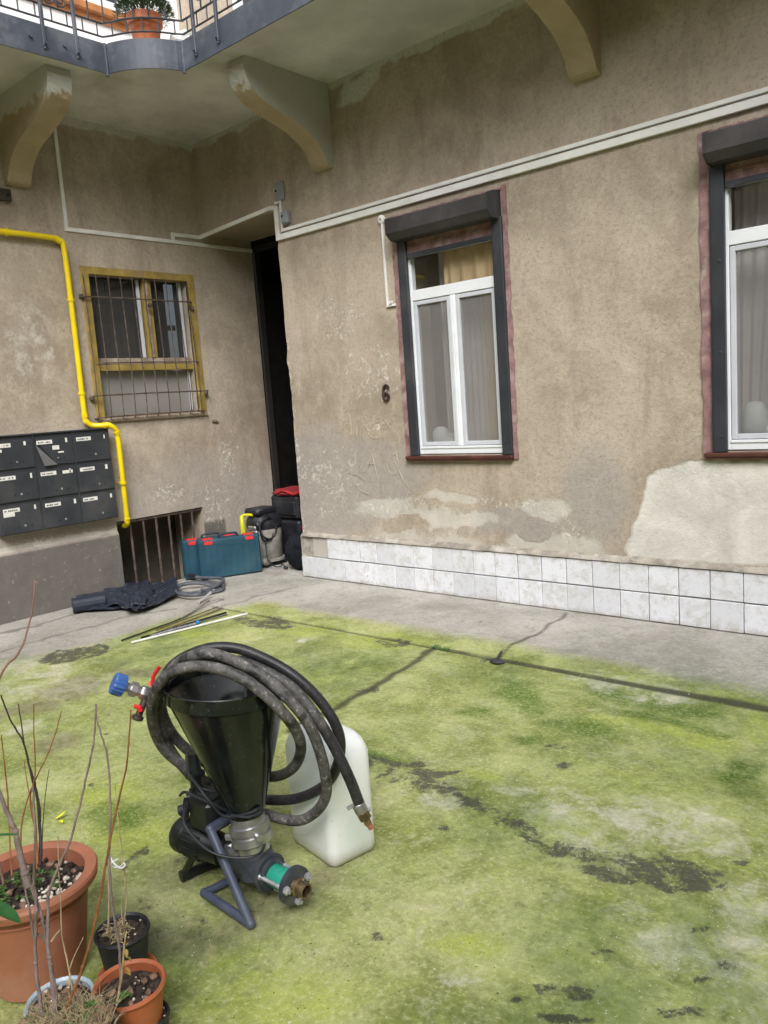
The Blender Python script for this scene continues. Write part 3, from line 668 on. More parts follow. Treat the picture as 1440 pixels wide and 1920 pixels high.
def bracket(axis, c0, c1, sidegrey):
    mb = MB(); n = len(PROF); segs = 6; vs = []; rng = random.Random(int(c0 * 100))
    fine = [PROF[0]] + [tuple(p) for p in spline([(a, z_, 0) for a, z_ in PROF[1:-1]], 3)] ; fine = [(p[0], p[1]) for p in fine] + [PROF[-1]]
    n = len(fine); fs = []
    for k in range(segs + 1):
        c = c0 + (c1 - c0) * k / segs
        for (d, z) in fine:
            e = (-.004 if k in (0, segs) else .004) + .010 * rng.random() * (d > .06); dd = d + e * (z < 4.1)
            vs.append((c, -dd, z) if axis == 0 else (dd, c, z))
    for k in range(segs):
        for i in range(n): j = (i + 1) % n; fs.append((k * n + i, k * n + j, (k + 1) * n + j, (k + 1) * n + i))
    mb.tint = 0; mb.add(vs, fs)
    mb.tint = sidegrey; b0 = 0
    mb.f.append(tuple(range(n))[::-1]); mb.t.append(sidegrey); mb.f.append(tuple(segs * n + i for i in range(n))); mb.t.append(sidegrey)
    return mb.build('bracket', BRM, BAL)
b1 = bracket(0, 1.68, 1.87, 1.0); b2 = bracket(0, 4.04, 4.23, 0.0); b3 = bracket(1, -1.87, -1.68, 0.0)
for xx in (6.45, 8.85): bracket(0, xx, xx + .19, 0)
for yy in (-4.25, -6.6): bracket(1, yy, yy + .19, .5)
# ------------------------------------------------------------------ upper floor and the rest of the courtyard
b = MB(); b.box((-.4, -12, 4.34), (0, .0, 8.2)); b.build('upper_wall', WHITEWALL, BLD)
b = MB(); b.box((0, .0, 4.34), (.72, .4, 8.2)); b.box((.72, .0, 6.6), (1.75, .4, 8.2)); b.box((1.75, 0, 4.34), (14, .4, 8.2)); b.box((.72, .25, 4.34), (1.75, .4, 6.6)); b.build('upper_wall', PLASTER, BLD)
d = MB(); d.box((.80, .12, 4.34), (1.66, .17, 6.5)); dr = d.build('door', paint('dark_balcony_door', (.03, .03, .035), .4), BLD); dr['label'] = 'dark upper balcony door'
d = MB(); d.box((.725, .06, 4.34), (.798, .2, 6.59)); d.box((1.662, .06, 4.34), (1.745, .2, 6.59)); d.box((.798, .06, 6.502), (1.662, .2, 6.59)); d.build('frame', PVC, dr)
d = MB(); d.box((.0, -1.75, 5.06), (.07, -.52, 5.12), .004); d.box((.002, -1.70, 5.0), (.02, -.56, 5.058)); sl = d.build('sill', paint('orange_brown_sill', (.42, .17, .06), .6, var=.15), BLD)
d = MB(); d.box((.004, -1.66, 5.125), (.03, -.60, 6.4)); uw = d.build('window', paint('upper_window_dark', (.05, .055, .06), .2), BLD); uw['label'] = 'upper floor window with orange sill'
d = MB(); d.box((.03, -1.66, 5.125), (.055, -1.59, 6.4)); d.box((.03, -.67, 5.125), (.055, -.60, 6.4)); d.box((.03, -1.17, 5.125), (.055, -1.09, 6.4)); d.box((.03, -1.59, 5.125), (.05, -1.17, 5.19)); d.box((.03, -1.09, 5.125), (.05, -.67, 5.19)); d.build('frame', PVC, uw)
b = MB(); b.box((13, -12, 0), (13.4, .4, 8.2)); b.box((-.4, -12.4, 0), (13.4, -12, 8.2)); b.build('wall', FARWALL, BLD)
FARG = paint('far_window_glass', (.04, .045, .05), .15)
for zz in (1.1, 5.2):
    for k in range(3):
        b = MB(); b.box((12.95, -10.2 + k * 2.9, zz), (12.998, -9.1 + k * 2.9, zz + 1.8)); b.build('window', FARG, BLD)
        b = MB(); b.box((2.4 + k * 3.4, -11.998, zz), (3.5 + k * 3.4, -11.95, zz + 1.8)); b.build('window', FARG, BLD)
# ------------------------------------------------------------------ the two plastic windows
def pvc_window(dx, label):
    X = lambda v: v + dx
    f = MB()
    a, b_, z0, z1 = X(2.545), X(3.42), 1.135, 2.72
    f.box((a, .0, z0), (X(2.602), .06, z1), .003); f.box((X(3.363), .0, z0), (b_, .06, z1), .003)
    f.box((X(2.602), .001, z0), (X(3.363), .06, 1.178), .003); f.box((X(2.602), .001, 2.332), (X(3.363), .06, 2.412), .003)
    f.box((X(2.602), .001, 2.665), (X(3.363), .06, z1), .003)
    f.box((X(2.602), -.006, 1.178), (X(3.363), .05, 1.196), .002)
    W = f.build('window', PVC, BLD); W['label'] = label
    for (p, q) in ((2.606, 2.955), (3.010, 3.359)):
        s = MB(); p, q = X(p), X(q); zt, zb, wd = 2.326, 1.20, .030
        s.box((p, .004, zb), (p + wd, .05, zt), .003); s.box((q - wd, .004, zb), (q, .05, zt), .003)
        s.box((p + wd, .005, zb), (q - wd, .05, zb + wd), .003); s.box((p + wd, .005, zt - wd), (q - wd, .05, zt), .003)
        s.build('sash', SCREENFRAME, W)
        g = MB(); g.box((p + wd, .0215, zb + wd), (q - wd, .0235, zt - wd)); g.build('pane', SCREEN, W)
    s = MB(); s.box((X(2.957), .001, 1.198), (X(3.008), .05, 2.33), .004); s.box((X(2.970), -.004, 1.20), (X(2.976), .001, 2.325)); s.box((X(2.988), -.004, 1.20), (X(2.994), .001, 2.325)); s.build('mullion', PVC, W)
    g = MB(); g.box((X(2.602), .022, 2.412), (X(3.363), .028, 2.665)); g.build('pane', GLASS, W)
    for (p, q) in ((2.505, 2.588), (3.378, 3.461)):
        r = MB(); p, q = X(p), X(q); r.box((p, -.034, 1.125), (q, -.002, 2.80), .004); r.box((p + .008, -.037, 1.13), (p + .012, -.034, 2.79))
        for z in (1.22, 1.72, 2.25): r.lathe(((p + q) / 2 + .012, -.034, z), (0, -1, 0), [(.009, 0), (.009, .003), (.004, .005)], 10)
        r.build('guide_rail', ANTHRA, W)
    b = MB(); b.prism([(-.001, 2.975), (-.10, 2.962), (-.17, 2.94), (-.17, 2.835), (-.115, 2.79), (-.001, 2.785)], 0, X(2.528), X(3.440)); b.build('shutter_box', BROWNBOX, W)
    for (p, q) in ((2.520, 2.528), (3.440, 3.449)): b = MB(); b.prism([(-.001, 2.980), (-.10, 2.967), (-.175, 2.944), (-.175, 2.832), (-.118, 2.786), (-.001, 2.781)], 0, X(p), X(q)); b.build('box_end', ANTHRA, W)
    b = MB(); b.box((X(2.589), -.022, 2.655), (X(3.377), -.006, 2.69), .003); b.box((X(2.61), -.030, 2.645), (X(2.65), -.022, 2.662), .003); b.box((X(3.30), -.030, 2.66), (X(3.335), -.022, 2.676), .003); b.build('shutter_slat', ANTHRA, W)
    b = MB(); b.box((X(2.589), -.005, 2.69), (X(3.377), .02, 2.785)); b.box((X(2.589), -.012, 2.735), (X(3.377), -.005, 2.745)); b.build('lintel_board', PINK, W)
    b = MB(); b.box((X(2.455), -.045, 1.096), (X(3.465), -.001, 1.122), .006); b.box((X(2.465), -.035, 1.082), (X(3.455), -.001, 1.096)); b.build('sill', OXIDE, W)
    s = MB(); rr = random.Random(int(10 + dx * 7))
    def rag(x0, x1, z0, z1, out):
        n = 46; vs = []; fs = []
        for i in range(n + 1):
            z = z0 + (z1 - z0) * i / n; j = .006 * rr.uniform(-1, 1); l, r = (x0 + j, x1) if out < 0 else (x0, x1 + j)
            d = -.008 - .004 * rr.random(); vs += [(X(l), .002, z), (X(l), d, z), (X(r), d, z), (X(r), .002, z)]
        for i in range(n):
            for k in range(3): fs.append((i * 4 + k, i * 4 + k + 1, i * 4 + 5 + k, i * 4 + 4 + k))
        s.add(vs, fs)
    rag(2.442, 2.504, 1.09, 2.99, -1); rag(3.462, 3.498, 1.09, 3.01, 1)
    for i in range(30):
        x = 2.45 + i * (1.04 / 30); s.box((X(x), -.009 - .003 * rr.random(), 2.982), (X(x + 1.04 / 30), .002, 2.992 + .006 * rr.random()))
    s.build('surround', PINK, W)
    return W
pvc_window(0, 'white plastic window with dark shutter rails, seen whole'); pvc_window(2.385, 'white plastic window with dark shutter rails, cut by the picture edge')
# curtains and things on the inner sills
CURT = paint('grey_brown_curtain', (.58, .53, .52), .9, var=.12, scale=5, spec=.1); CURT2 = paint('ochre_curtain', (.62, .46, .27), .9, var=.12, scale=5, spec=.1)
def curtain(name, x0, x1, z0, z1, y, m, label, folds, slope=0.0, amp=.010):
    o = MB(); n = 90; vs = []; fs = []; R_ = 10
    for j in range(R_ + 1):
        t = j / R_; z = z1 + (z0 - z1) * t
        for i in range(n + 1):
            s = i / n; x = x0 + (x1 - x0) * s * (1 - slope * t) + (slope * t * 0)
            vs.append((x, y + amp * math.sin(folds * 2 * math.pi * s + .6 * math.sin(7 * s)) * (1 + .4 * t), z))
    for j in range(R_):
        for i in range(n): a = j * (n + 1) + i; fs.append((a, a + 1, a + n + 2, a + n + 1))
    o.add(vs, fs); c = o.build('curtain', m, None, smooth=True, recalc=False)
    return tag(c, label, 'curtain')
curtain('c', 2.70, 3.10, 1.15, 2.75, .235, CURT, 'grey-brown folded curtain behind the middle of the whole window', 7)
curtain('c', 3.06, 3.44, 1.15, 2.75, .24, CURT2, 'ochre folded curtain at the right inside the whole window', 5)
curtain('c', 4.95, 5.75, 1.15, 2.75, .235, CURT, 'grey-brown curtain drawn aside behind the cut-off right window', 9, .45)
curtain('c', 2.85, 3.40, 2.36, 2.74, .10, CURT2, 'added short ochre curtain brightening the upper pane of the whole window', 5)  # extra curtain added close to the glass so the upper pane looks brighter
def lumpy(mb, c, r, sq=(1, 1, 1), amp=.15, seed=0, n=14, m=10, fr=3.0):
    vs = []; fs = []; rr = random.Random(seed); ph = [rr.uniform(0, 6) for _ in range(6)]
    for j in range(m + 1):
        th = math.pi * j / m
        for i in range(n):
            f = 2 * math.pi * i / n; d = V3((math.sin(th) * math.cos(f), math.sin(th) * math.sin(f), math.cos(th)))
            k = 1 + amp * (math.sin(fr * d[0] + ph[0]) * math.sin(fr * d[1] + ph[1]) + .6 * math.sin(2.3 * fr * d[2] + ph[2]) * math.sin(2 * fr * d[0] + ph[3]))
            vs.append(V3(c) + r * k * d * V3(sq))
    for j in range(m):
        for i in range(n): k = (i + 1) % n; fs.append((j * n + i, (j + 1) * n + i, (j + 1) * n + k, j * n + k))
    return mb.add(vs, fs)
WPL = paint('white_plastic', (.78, .80, .80), .4, var=.05)
for dx, lb in ((0, 'whole'), (2.385, 'cut-off right')):
    inner = MB(); inner.box((2.50 + dx, .062, 1.10), (3.45 + dx, .31, 1.14), .004); s = inner.build('inner_sill', PVC, BLD)
    p = MB(); p.lathe((2.70 + dx, .135, 1.142), (0, 0, 1), ([(.03, 0), (.035, .01), (.055, .06), (.07, .12), (.062, .17), (.03, .20)] if dx == 0 else [(.04, 0), (.045, .02), (.03, .06), (.068, .10), (.075, .15), (.07, .22), (.05, .26), (.02, .275)]), 20); tag(p.build('vase', WPL, None, True), ('round white vase on the inner sill of the %s window' if dx == 0 else 'tall white oval lamp on the inner sill of the %s window') % lb, 'vase')
    p = MB(); lumpy(p, (2.84 + dx, .135, 1.21), .08, (1.1, .7, .9), .3, 3, 24, 16, 5); tag(p.build('plastic_bag', WPL, None, True, ang=25), 'crumpled white plastic bag on the inner sill of the %s window' % lb, 'bag')
p = MB(); p.box((3.14, .14, 1.142), (3.27, .24, 1.205), .015); tag(p.build('plastic_tub', paint('green_tub', (.05, .16, .10), .4), None), 'small green tub on the inner sill of the whole window', 'tub')
p = MB(); p.box((5.42, 1.4, .3), (5.8, 1.8, 2.0), .01); p.box((5.41, 1.38, 1.3), (5.81, 1.4, 1.31)); tag(p.build('cupboard', paint('dark_cupboard', (.10, .09, .08), .5), None), 'dark tall cupboard inside the room of the cut-off right window', 'cupboard')
# ------------------------------------------------------------------ barred window on the left wall
f = MB()
y0, y1, z0, z1 = -1.315, -.128, 1.565, 2.92
f.box((-.03, y0, z0 + .03), (.012, -1.235, z1), .003); f.box((-.03, -.205, z0 + .03), (.012, y1, z1), .003)
f.box((-.03, -1.235, 2.855), (.0115, -.205, z1), .003)
f.box((-.09, -1.235, 2.02), (-.03, -.205, 2.075), .003)
f.box((-.10, -.675, 2.135), (-.045, -.585, 2.855), .004)
BW = f.build('barred_window', OCHRE, BLD); BW['label'] = 'ochre painted window behind iron bars'
f = MB(); f.box((-.10, -1.235, 2.078), (-.05, -.205, 2.135), .004); f.box((-.06, -.645, 2.14), (-.035, -.620, 2.85), .004); f.box((-.05, y0 + .02, z0), (.03, y1 - .005, z0 + .03), .004); f.box((-.08, -1.235, 1.60), (-.04, -.205, 1.625)); f.build('wood_rail', BAREWOOD, BW)
for ya, yb, za, zb in ((-.72, -.69, 2.14, 2.85), (-.255, -.228, 2.14, 2.85), (-.245, -.225, 1.63, 2.0)): f = MB(); f.box((-.098, ya, za), (-.075, yb, zb), .003); f.build('sash', SCREENFRAME, BW)
g = MB(); g.box((-.112, -1.235, 2.135), (-.108, -.205, 2.855)); g.build('pane', OLDGLASS, BW)
g = MB(); g.box((-.112, -1.235, 1.625), (-.106, -.205, 2.02)); g.build('panel', paint('frosted_grey_panel', (.27, .265, .25), .35, var=.12, scale=2), BW)
g = MB(); g.box((-.30, -1.2, 2.42), (-.27, -.2, 2.47)); g.box((-.30, -1.2, 2.16), (-.29, -.75, 2.42)); g.build('inner_frame', paint('inner_grey', (.16, .165, .165), .6), BW)
g = MB()
for i in range(10):
    yb = -1.318 + .122 * i; yt = -1.30 + .119 * i
    g.tube([(.028, yt, 2.85), (.032, yt, 2.66), (.052, (yb + yt) / 2, 2.1), (.062, yb, 1.80), (.055, yb, 1.62), (.02, yb, 1.585)], .0052, 6)
g.build('bar', RUST, BW)
for zz, ya, yb, xx in ((2.655, -1.33, -.20, .040), (2.085, -1.24, -.20, .060), (1.803, -1.34, -.13, .070), (1.612, -1.32, -.19, .062)):
    g = MB(); g.tube([(.0, ya - .01, zz - .01), (xx, ya + .004, zz), (xx, (ya + yb) / 2, zz + .003), (xx, yb - .004, zz), (.0, yb + .01, zz - .01)], .007, 6); g.build('cross_bar', RUST, BW)
g = MB()
for (y, z) in ((-1.33, 2.66), (-.655, 2.61), (-.19, 2.60), (-1.345, 1.78), (-.125, 1.78)): g.box((.0, y - .02, z - .02), (.045, y + .012, z + .018), .008)
g.build('bracket', RUST, BW)
# cellar grille
g = MB()
for i, y in enumerate((-1.235, -1.092, -.956, -.818, -.675, -.541, -.409)): g.box((-.034, y - .009, .01), (-.02, y + .009, .655), .002)
g.box((-.040, -1.243, .635), (-.014, -.298, .658), .002)
GRL = g.build('cellar_grille', RUST, BLD); GRL['label'] = 'iron bars over the dark cellar opening'
# ------------------------------------------------------------------ things fixed to the walls
YEL = paint('yellow_gas_pipe_paint', (.82, .62, .008), .35, var=.06, scale=6, bump=.03, dirt=(.45, .34, .03), dirtf=.3)
pp = thing('gas_pipe', 'yellow painted gas pipe running down the left wall past the letterboxes', 'pipe', (.05, -1.25, 0))
pts = [(.05, -3.4, 3.125), (.05, -2.0, 3.125), (.05, -1.56, 3.12), (.05, -1.49, 3.10), (.05, -1.455, 3.03), (.05, -1.450, 2.4), (.05, -1.452, 1.66), (.055, -1.44, 1.585), (.07, -1.40, 1.548), (.12, -1.33, 1.542), (.15, -1.29, 1.542), (.155, -1.235, 1.50), (.14, -1.212, 1.44), (.12, -1.20, 1.1), (.07, -1.175, .70), (.055, -1.165, .655), (.01, -1.155, .622), (-.03, -1.155, .615)]
m_ = MB(); m_.tube(spline(pts, 8), .0235, 14); m_.build('pipe', YEL, pp, True)
for c_, d_ in (((.05, -1.50, 3.105), (0, 1, -.4)), ((.052, -1.452, 1.64), (0, .1, -1)), ((.13, -1.31, 1.542), (.3, 1, 0)), ((.148, -1.22, 1.47), (-.3, .5, -1)), ((.066, -1.172, .68), (-.5, .1, -1))): m_ = MB(); c_ = V3(c_); m_.lathe(c_ - nrm(d_) * .018, d_, [(.024, -.002), (.0275, 0), (.0275, .036), (.024, .038)], 14); m_.build('fitting', YEL, pp, True)
m_ = MB()
for (p, d) in (((.05, -1.93, 3.125), (0, 1, 0)), ((.05, -1.450, 2.62), (0, 0, 1)), ((.05, -1.452, 1.83), (0, 0, 1)), ((.118, -1.199, 1.02), (.1, .04, 1))):
    c = V3(p); m_.lathe(c - nrm(d) * .012, d, [(.031, 0), (.031, .024)], 14); m_.cyl(c, (0, c[1], c[2]), .006, n=8)
m_.build('clamp', YEL, pp, True)
TRK = paint('white_cable_duct', (.82, .82, .80), .5, var=.08, scale=3, bump=.03, dirt=(.42, .38, .32), dirtf=.4)
def duct(label, segs, w_=.04, d=.025, grp=None):
    m_ = MB()
    for s in segs:
        (ax, p, q, h) = s[:4]; hw = (s[4] if len(s) > 4 else w_) / 2
        # ax 'x': along x on the long wall; 'zA' vertical on it; 'y': along y on the left wall; 'zB' vertical there
        if ax == 'x': m_.box((p, -d, h - hw), (q, -.001, h + hw), .002)
        if ax == 'zA': m_.box((h - hw, -d - .001, p), (h + hw, -.001, q), .002)
        if ax == 'y': m_.box((.001, p, h - hw), (d, q, h + hw), .002)
        if ax == 'zB': m_.box((.001, h - hw, p), (d + .001, h + hw, q), .002)
    return tag(m_.build('cable_duct', TRK, None), label, 'cable duct', grp)
duct('wide white cable duct, lower of the two along the long wall above the windows', [('x', 1.17, 6.5, 3.075, .048), ('zA', 3.051, 3.345, 1.145, .046), ('x', 1.09, 1.122, 3.335, .04)])
duct('narrow white cable duct, upper of the two along the long wall above the windows', [('x', 1.222, 6.5, 3.128, .026), ('zA', 3.115, 3.385, 1.205, .028), ('x', 1.13, 1.191, 3.372, .026)], d=.018)
m_ = MB(); a, b_ = V3((.0, 0, 3.285)), V3((1.09, 0, 3.345))
m_.add([(p[0], y, p[2] + h) for p in (a, b_) for (y, h) in ((-.001, -.017), (-.02, -.017), (-.02, .017), (-.001, .017))], [(0, 1, 5, 4), (1, 2, 6, 5), (2, 3, 7, 6), (3, 0, 4, 7), (0, 3, 2, 1), (4, 5, 6, 7)])
m_.box((.001, -.335, 3.266), (.02, -.02, 3.30), .002); m_.box((.001, -.335, 3.225), (.021, -.305, 3.266), .002)
tag(m_.build('cable_duct', TRK, None), 'thin cable duct over the dark passage lintel, turning into the corner', 'cable duct')
duct('bent cable duct on the left wall from the bracket down and across to the passage', [('zB', 3.232, 4.1, -1.388, .030), ('y', -1.403, .64, 3.215, .034)], d=.018)
GREYBOX = paint('grey_junction_box', (.27, .285, .32), .5, var=.1, scale=5, bump=.03)
def jbox(label, x0, x1, z0, z1, d):
    t = thing('junction_box', label, 'junction box', ((x0 + x1) / 2, 0, z0)); m_ = MB(); m_.box((x0, -d, z0), (x1, -.002, z1), .006); m_.build('housing', GREYBOX, t)
    m_ = MB(); m_.box((x0 + .006, -d - .004, z0 + .006), (x1 - .006, -d, z1 - .006), .002); m_.build('lid', GREYBOX, t)
    m_ = MB(); m_.cyl((x0 + .022, -d - .008, (z0 + z1) / 2 + .01), (x0 + .022, -d - .003, (z0 + z1) / 2 + .01), .010, n=10); m_.build('lock', DARKGAP, t)
jbox('flat grey junction box, the upper one above the passage corner', 1.150, 1.262, 3.375, 3.535, .02)
jbox('small deep grey junction box beside the cable ducts, the lower one', 1.232, 1.315, 3.170, 3.275, .05)
t = thing('junction_box', 'small dark metal box high on the left wall under the bracket', 'junction box', (0, -1.88, 3.37)); m_ = MB(); m_.box((.001, -1.97, 3.375), (.05, -1.845, 3.465), .004); m_.build('housing', paint('dark_old_box', (.045, .038, .03), .7, var=.4, scale=20), t)
m_ = MB(); m_.cyl((.05, -1.875, 3.42), (.056, -1.875, 3.42), .012, n=10); m_.build('lock', DARKGAP, t)
t = thing('wall_conduit', 'thin white conduit with a round cap beside the whole window', 'conduit', (2.36, 0, 2.3))
m_ = MB(); m_.box((2.347, -.018, 2.335), (2.365, -.001, 2.965), .002); m_.box((2.347, -.0185, 2.318), (2.44, -.001, 2.336), .002); m_.build('duct', TRK, t)
m_ = MB(); m_.lathe((2.352, -.001, 2.995), (0, -1, 0), [(.033, 0), (.033, .018), (.026, .022), (.012, .024)], 20); m_.build('cap', TRK, t, True)
m_ = MB(); m_.cyl((2.352, -.025, 2.995), (2.352, -.029, 2.995), .008, n=10); m_.build('button', paint('ochre_button', (.35, .2, .05), .5), t)
m_ = MB(); m_.lathe((2.40, -.005, 2.35), (0, -1, 0), [(.012, 0), (.012, .03)], 8); m_.build('clip', TRK, t)
# house number six: a closed tube shape
m_ = MB(); c = V3((2.273, -.012, 1.635)); pts = []
for i in range(40):
    a = 2 * math.pi * i / 40; pts.append(c + V3((.027 * math.cos(a), 0, -.024 + .027 * math.sin(a))))
m_.tube(pts, .011, 8, closed=True)
tp_ = [(.030, .045), (.022, .062), (.004, .068), (-.016, .058), (-.027, .034), (-.030, .0), (-.028, -.02)]
m_.tube(spline([c + V3((a, 0, b_)) for a, b_ in tp_], 6), .0115, 8)
tag(m_.build('house_number', paint('dark_brown_enamel', (.035, .018, .014), .35, var=.3, scale=30, dirt=(.3, .2, .17), dirtf=.3), None, True), 'dark brown number 6 on the wall left of the whole window', 'number')
# scratched letters in the plaster
SCR = paint('scratched_plaster', (.60, .54, .46), .95, var=.15)
def scratch(lines, wd=.0035, seed=1):
    m_ = MB(); rr = random.Random(seed)
    for L in lines:
        P = [on(1, -.0045, 560 + a / 3.6, 700 + b_ / 3.6) for a, b_ in L]; P = spline(P, 4)
        P = [p + V3((rr.uniform(-.0018, .0018), 0, rr.uniform(-.0018, .0018))) for p in P]; vs = []; fs = []
        for i, p in enumerate(P):
            tt = nrm(P[min(i + 1, len(P) - 1)] - P[max(i - 1, 0)]); nn = V3((-tt[2], 0, tt[0])); h = wd * rr.uniform(.25, .6)
            p[1] = -.0008 - .004 * .9
            vs += [p + nn * h, p - nn * h, p - nn * h * .6 + V3((0, .004, 0)), p + nn * h * .6 + V3((0, .004, 0))]
        for i in range(len(P) - 1):
            for k in range(4): l = (k + 1) % 4; fs.append((i * 4 + k, i * 4 + l, i * 4 + 4 + l, i * 4 + 4 + k))
        m_.add(vs, fs)
    return m_.build('scratched_letters', SCR, wA)
scratch([[(340, 270), (322, 330), (305, 400)], [(340, 270), (352, 340), (356, 410)], [(312, 345), (352, 335)], [(383, 318), (388, 380), (392, 425)], [(434, 290), (425, 360), (418, 425)], [(425, 300), (450, 350), (470, 390)],
         [(545, 320), (500, 345), (470, 390), (485, 430), (535, 435), (560, 400)], [(572, 300), (600, 340), (618, 372)], [(630, 300), (605, 340), (580, 385)]])
scratch([[(375, 540), (385, 600), (388, 640), (420, 600)], [(427, 540), (422, 600), (418, 645)], [(493, 540), (475, 600), (455, 660)], [(493, 540), (510, 610), (530, 700)], [(466, 610), (520, 612)],
         [(655, 540), (615, 575), (600, 630), (625, 680), (660, 670), (672, 610), (655, 540)], [(650, 600), (680, 660), (715, 740), (745, 770)], [(330, 670), (400, 690), (440, 720)], [(350, 690), (380, 740), (420, 790), (480, 820)], [(535, 680), (540, 720), (530, 760)]], .0032, 5)
# ------------------------------------------------------------------ letterboxes
MBX = paint('anthracite_letterbox_paint', (.030, .034, .042), .55, var=.2, scale=4, bump=.05, dirt=(.10, .095, .09), dirtf=.35); STICK = paint('paper_sticker', (.74, .73, .70), .8, var=.1, scale=20); INK = paint('faded_ink', (.13, .13, .15), .9)
KEYM = paint('dull_nickel', (.5, .5, .5), .4, metal=.8)
LBX = thing('letterbox_bank', 'bank of nine dark grey letterboxes with white name stickers on the left wall', 'letterboxes', (0, -1.8, .72))
m_ = MB(); m_.box((.002, -2.312, .722), (.108, -1.278, 1.508), .004); m_.box((.002, -2.315, 1.508), (.125, -1.275, 1.522), .003)
ys = (-2.310, -1.967, -1.622, -1.280); zs = (.724, .982, 1.243, 1.503)
for y in ys[1:3]: m_.box((.108, y - .005, .724), (.118, y + .005, 1.506))
m_.build('cabinet', MBX, LBX)
rr = random.Random(8)
for r in range(3):
    for c in range(3):
        ya, yb = ys[c] + .007, ys[c + 1] - .007; za, zb = zs[2 - r] + .004, zs[3 - r] - .026; dxp = .004 * (r + c) % .007
        q = MB()
        if (r, c) == (0, 1):                      # front plate with its lower left corner bent out
            x = .120; q.add([(x, ya, zb), (x, yb, zb), (x, yb, za), (x, ya + .17, za + .006), (x - .006, ya, zb), (x - .006, yb, zb), (x - .006, yb, za), (x - .006, ya + .17, za + .006)], [(0, 1, 2, 3), (7, 6, 5, 4), (0, 3, 7, 4), (1, 0, 4, 5), (2, 1, 5, 6), (3, 2, 6, 7)])
        else: q.box((.110, ya, za), (.120 + dxp, yb, zb), .003)
        dd = q.build('letterbox_door', MBX, LBX)
        if (r, c) == (0, 1): fq = MB(); fq.add([(.121, ya + .01, zb - .055), (.150, ya + .05, za + .0), (.122, ya + .175, za + .0), (.119, ya + .01, zb - .055), (.147, ya + .05, za), (.119, ya + .175, za)], [(0, 1, 2), (5, 4, 3), (0, 3, 4, 1), (1, 4, 5, 2), (2, 5, 3, 0)]); fq.build('bent_flap', paint('lit_flap_grey', (.20, .20, .21), .35, metal=.3, var=.1), dd)  # flap coloured lighter to imitate light reflected off the bent metal
        xf = .1205 + dxp
        sy = ya + .012 + rr.uniform(0, .012); sb = [(sy, zb - .052, sy + .135, zb - .020)]
        if (r, c) == (0, 1): sb += [(sy + .13, zb - .105, sy + .19, zb - .070), (sy + .175, zb - .135, sy + .225, zb - .122)]
        if (r, c) == (1, 1): sb += [(sy + .19, zb - .052, sy + .28, zb - .025)]
        if (r, c) == (0, 0): sb += [(sy, zb - .088, sy + .06, zb - .065)]
        if (r, c) == (2, 0): sb += [(sy, zb - .085, sy + .09, zb - .0525)]
        yk = yb - .045 - rr.uniform(0, .03); sb += [(yk, zb - .045 - rr.uniform(0, .012), yk + rr.uniform(.010, .022), zb - .014)]
        for q4 in sb: s = MB(); s.box((xf, q4[0], q4[1]), (xf + .001, q4[2], q4[3])); s.build('sticker', STICK, dd)
        s = MB(); yy = sy + .012
        while yy < sy + .115:
            wv = rr.uniform(.004, .012)
            if rr.random() > .25: s.box((xf + .001, yy, zb - .044), (xf + .0016, yy + wv, zb - .030 - rr.uniform(0, .003)))
            yy += wv + .003
        s.build('writing', INK, dd)
        s = MB(); yk = (ya + yb) / 2 + .02
        s.lathe((xf - .001, yk, za + .055), (1, 0, 0), [(.009, 0), (.009, .004), (.004, .006)], 12); s.build('lock', KEYM, dd)
        s = MB()
        for o in (-.05, .052): s.cyl((xf - .002, yk + o, za + .05), (xf + .0008, yk + o, za + .05), .006, n=10)
        s.build('hole', DARKGAP, dd)
# rusty stub next to the barred window
m_ = MB(); lumpy(m_, (.005, -.046, 1.495), .03, (.6, 1.2, .5), .3, 2); tag(m_.build('plaster_chip', paint('rust_brown_chip', (.12, .085, .055), .9), None, True), 'small brown broken stub in the left wall below the barred window', 'stub')
# ------------------------------------------------------------------ tool cases
TEAL = paint('teal_case_plastic', (.012, .062, .098), .5, var=.15, scale=5, bump=.08, dirt=(.06, .12, .14), dirtf=.35, bscale=120); REDP = paint('red_latch_plastic', (.62, .035, .03), .45, var=.1); NAVY = paint('dark_handle_plastic', (.012, .022, .04), .5)
def tool_case(label, loc, rot, L=.60, H=.365, T=.125):
    t = thing('tool_case', label, 'tool case', (0, 0, 0), 'teal tool cases standing by the cellar grille')
    m_ = MB(); m_.box((0, 0, .006), (L, T / 2 - .002, H), .014); m_.box((0, T / 2 + .002, .006), (L, T, H), .014); m_.box((.008, .02, .01), (L - .008, T - .02, H - .004), .006)
    for i in range(9): x = .05 + i * (L - .1) / 8; m_.box((x - .006, -.003, .03), (x + .006, .004, H - .05 - .03 * (i in (3, 4, 5))), .002)
    m_.box((.02, -.004, .018), (L - .02, .004, .03), .002); m_.box((.03, -.0035, H - .045), (.17, .003, H - .035), .002); m_.box((L - .17, -.0035, H - .045), (L - .03, .003, H - .035), .002)
    m_.box((L * .35, -.003, H - .07), (L * .68, .003, H - .06), .002)
    for x in (.05, L - .11): m_.box((x, .02, 0), (x + .06, T - .02, .008), .002)
    m_.build('shell', TEAL, t)
    for x in (.05, L - .15):
        m_ = MB(); m_.box((x, T * .12, H - .008), (x + .10, T * .80, H + .010), .005); m_.box((x + .01, -.006, H - .045), (x + .09, .003, H - .012), .003); m_.build('latch', REDP, t)
    m_ = MB(); m_.tube(spline([(L * .36, T / 2, H - .004), (L * .37, T / 2, H + .026), (L * .42, T / 2, H + .034), (L * .60, T / 2, H + .034), (L * .65, T / 2, H + .026), (L * .66, T / 2, H - .004)], 5), .011, 8); m_.build('handle', NAVY, t, True)
    t.location = loc; t.rotation_euler = (0, 0, rot); return t
ang = math.radians(64)
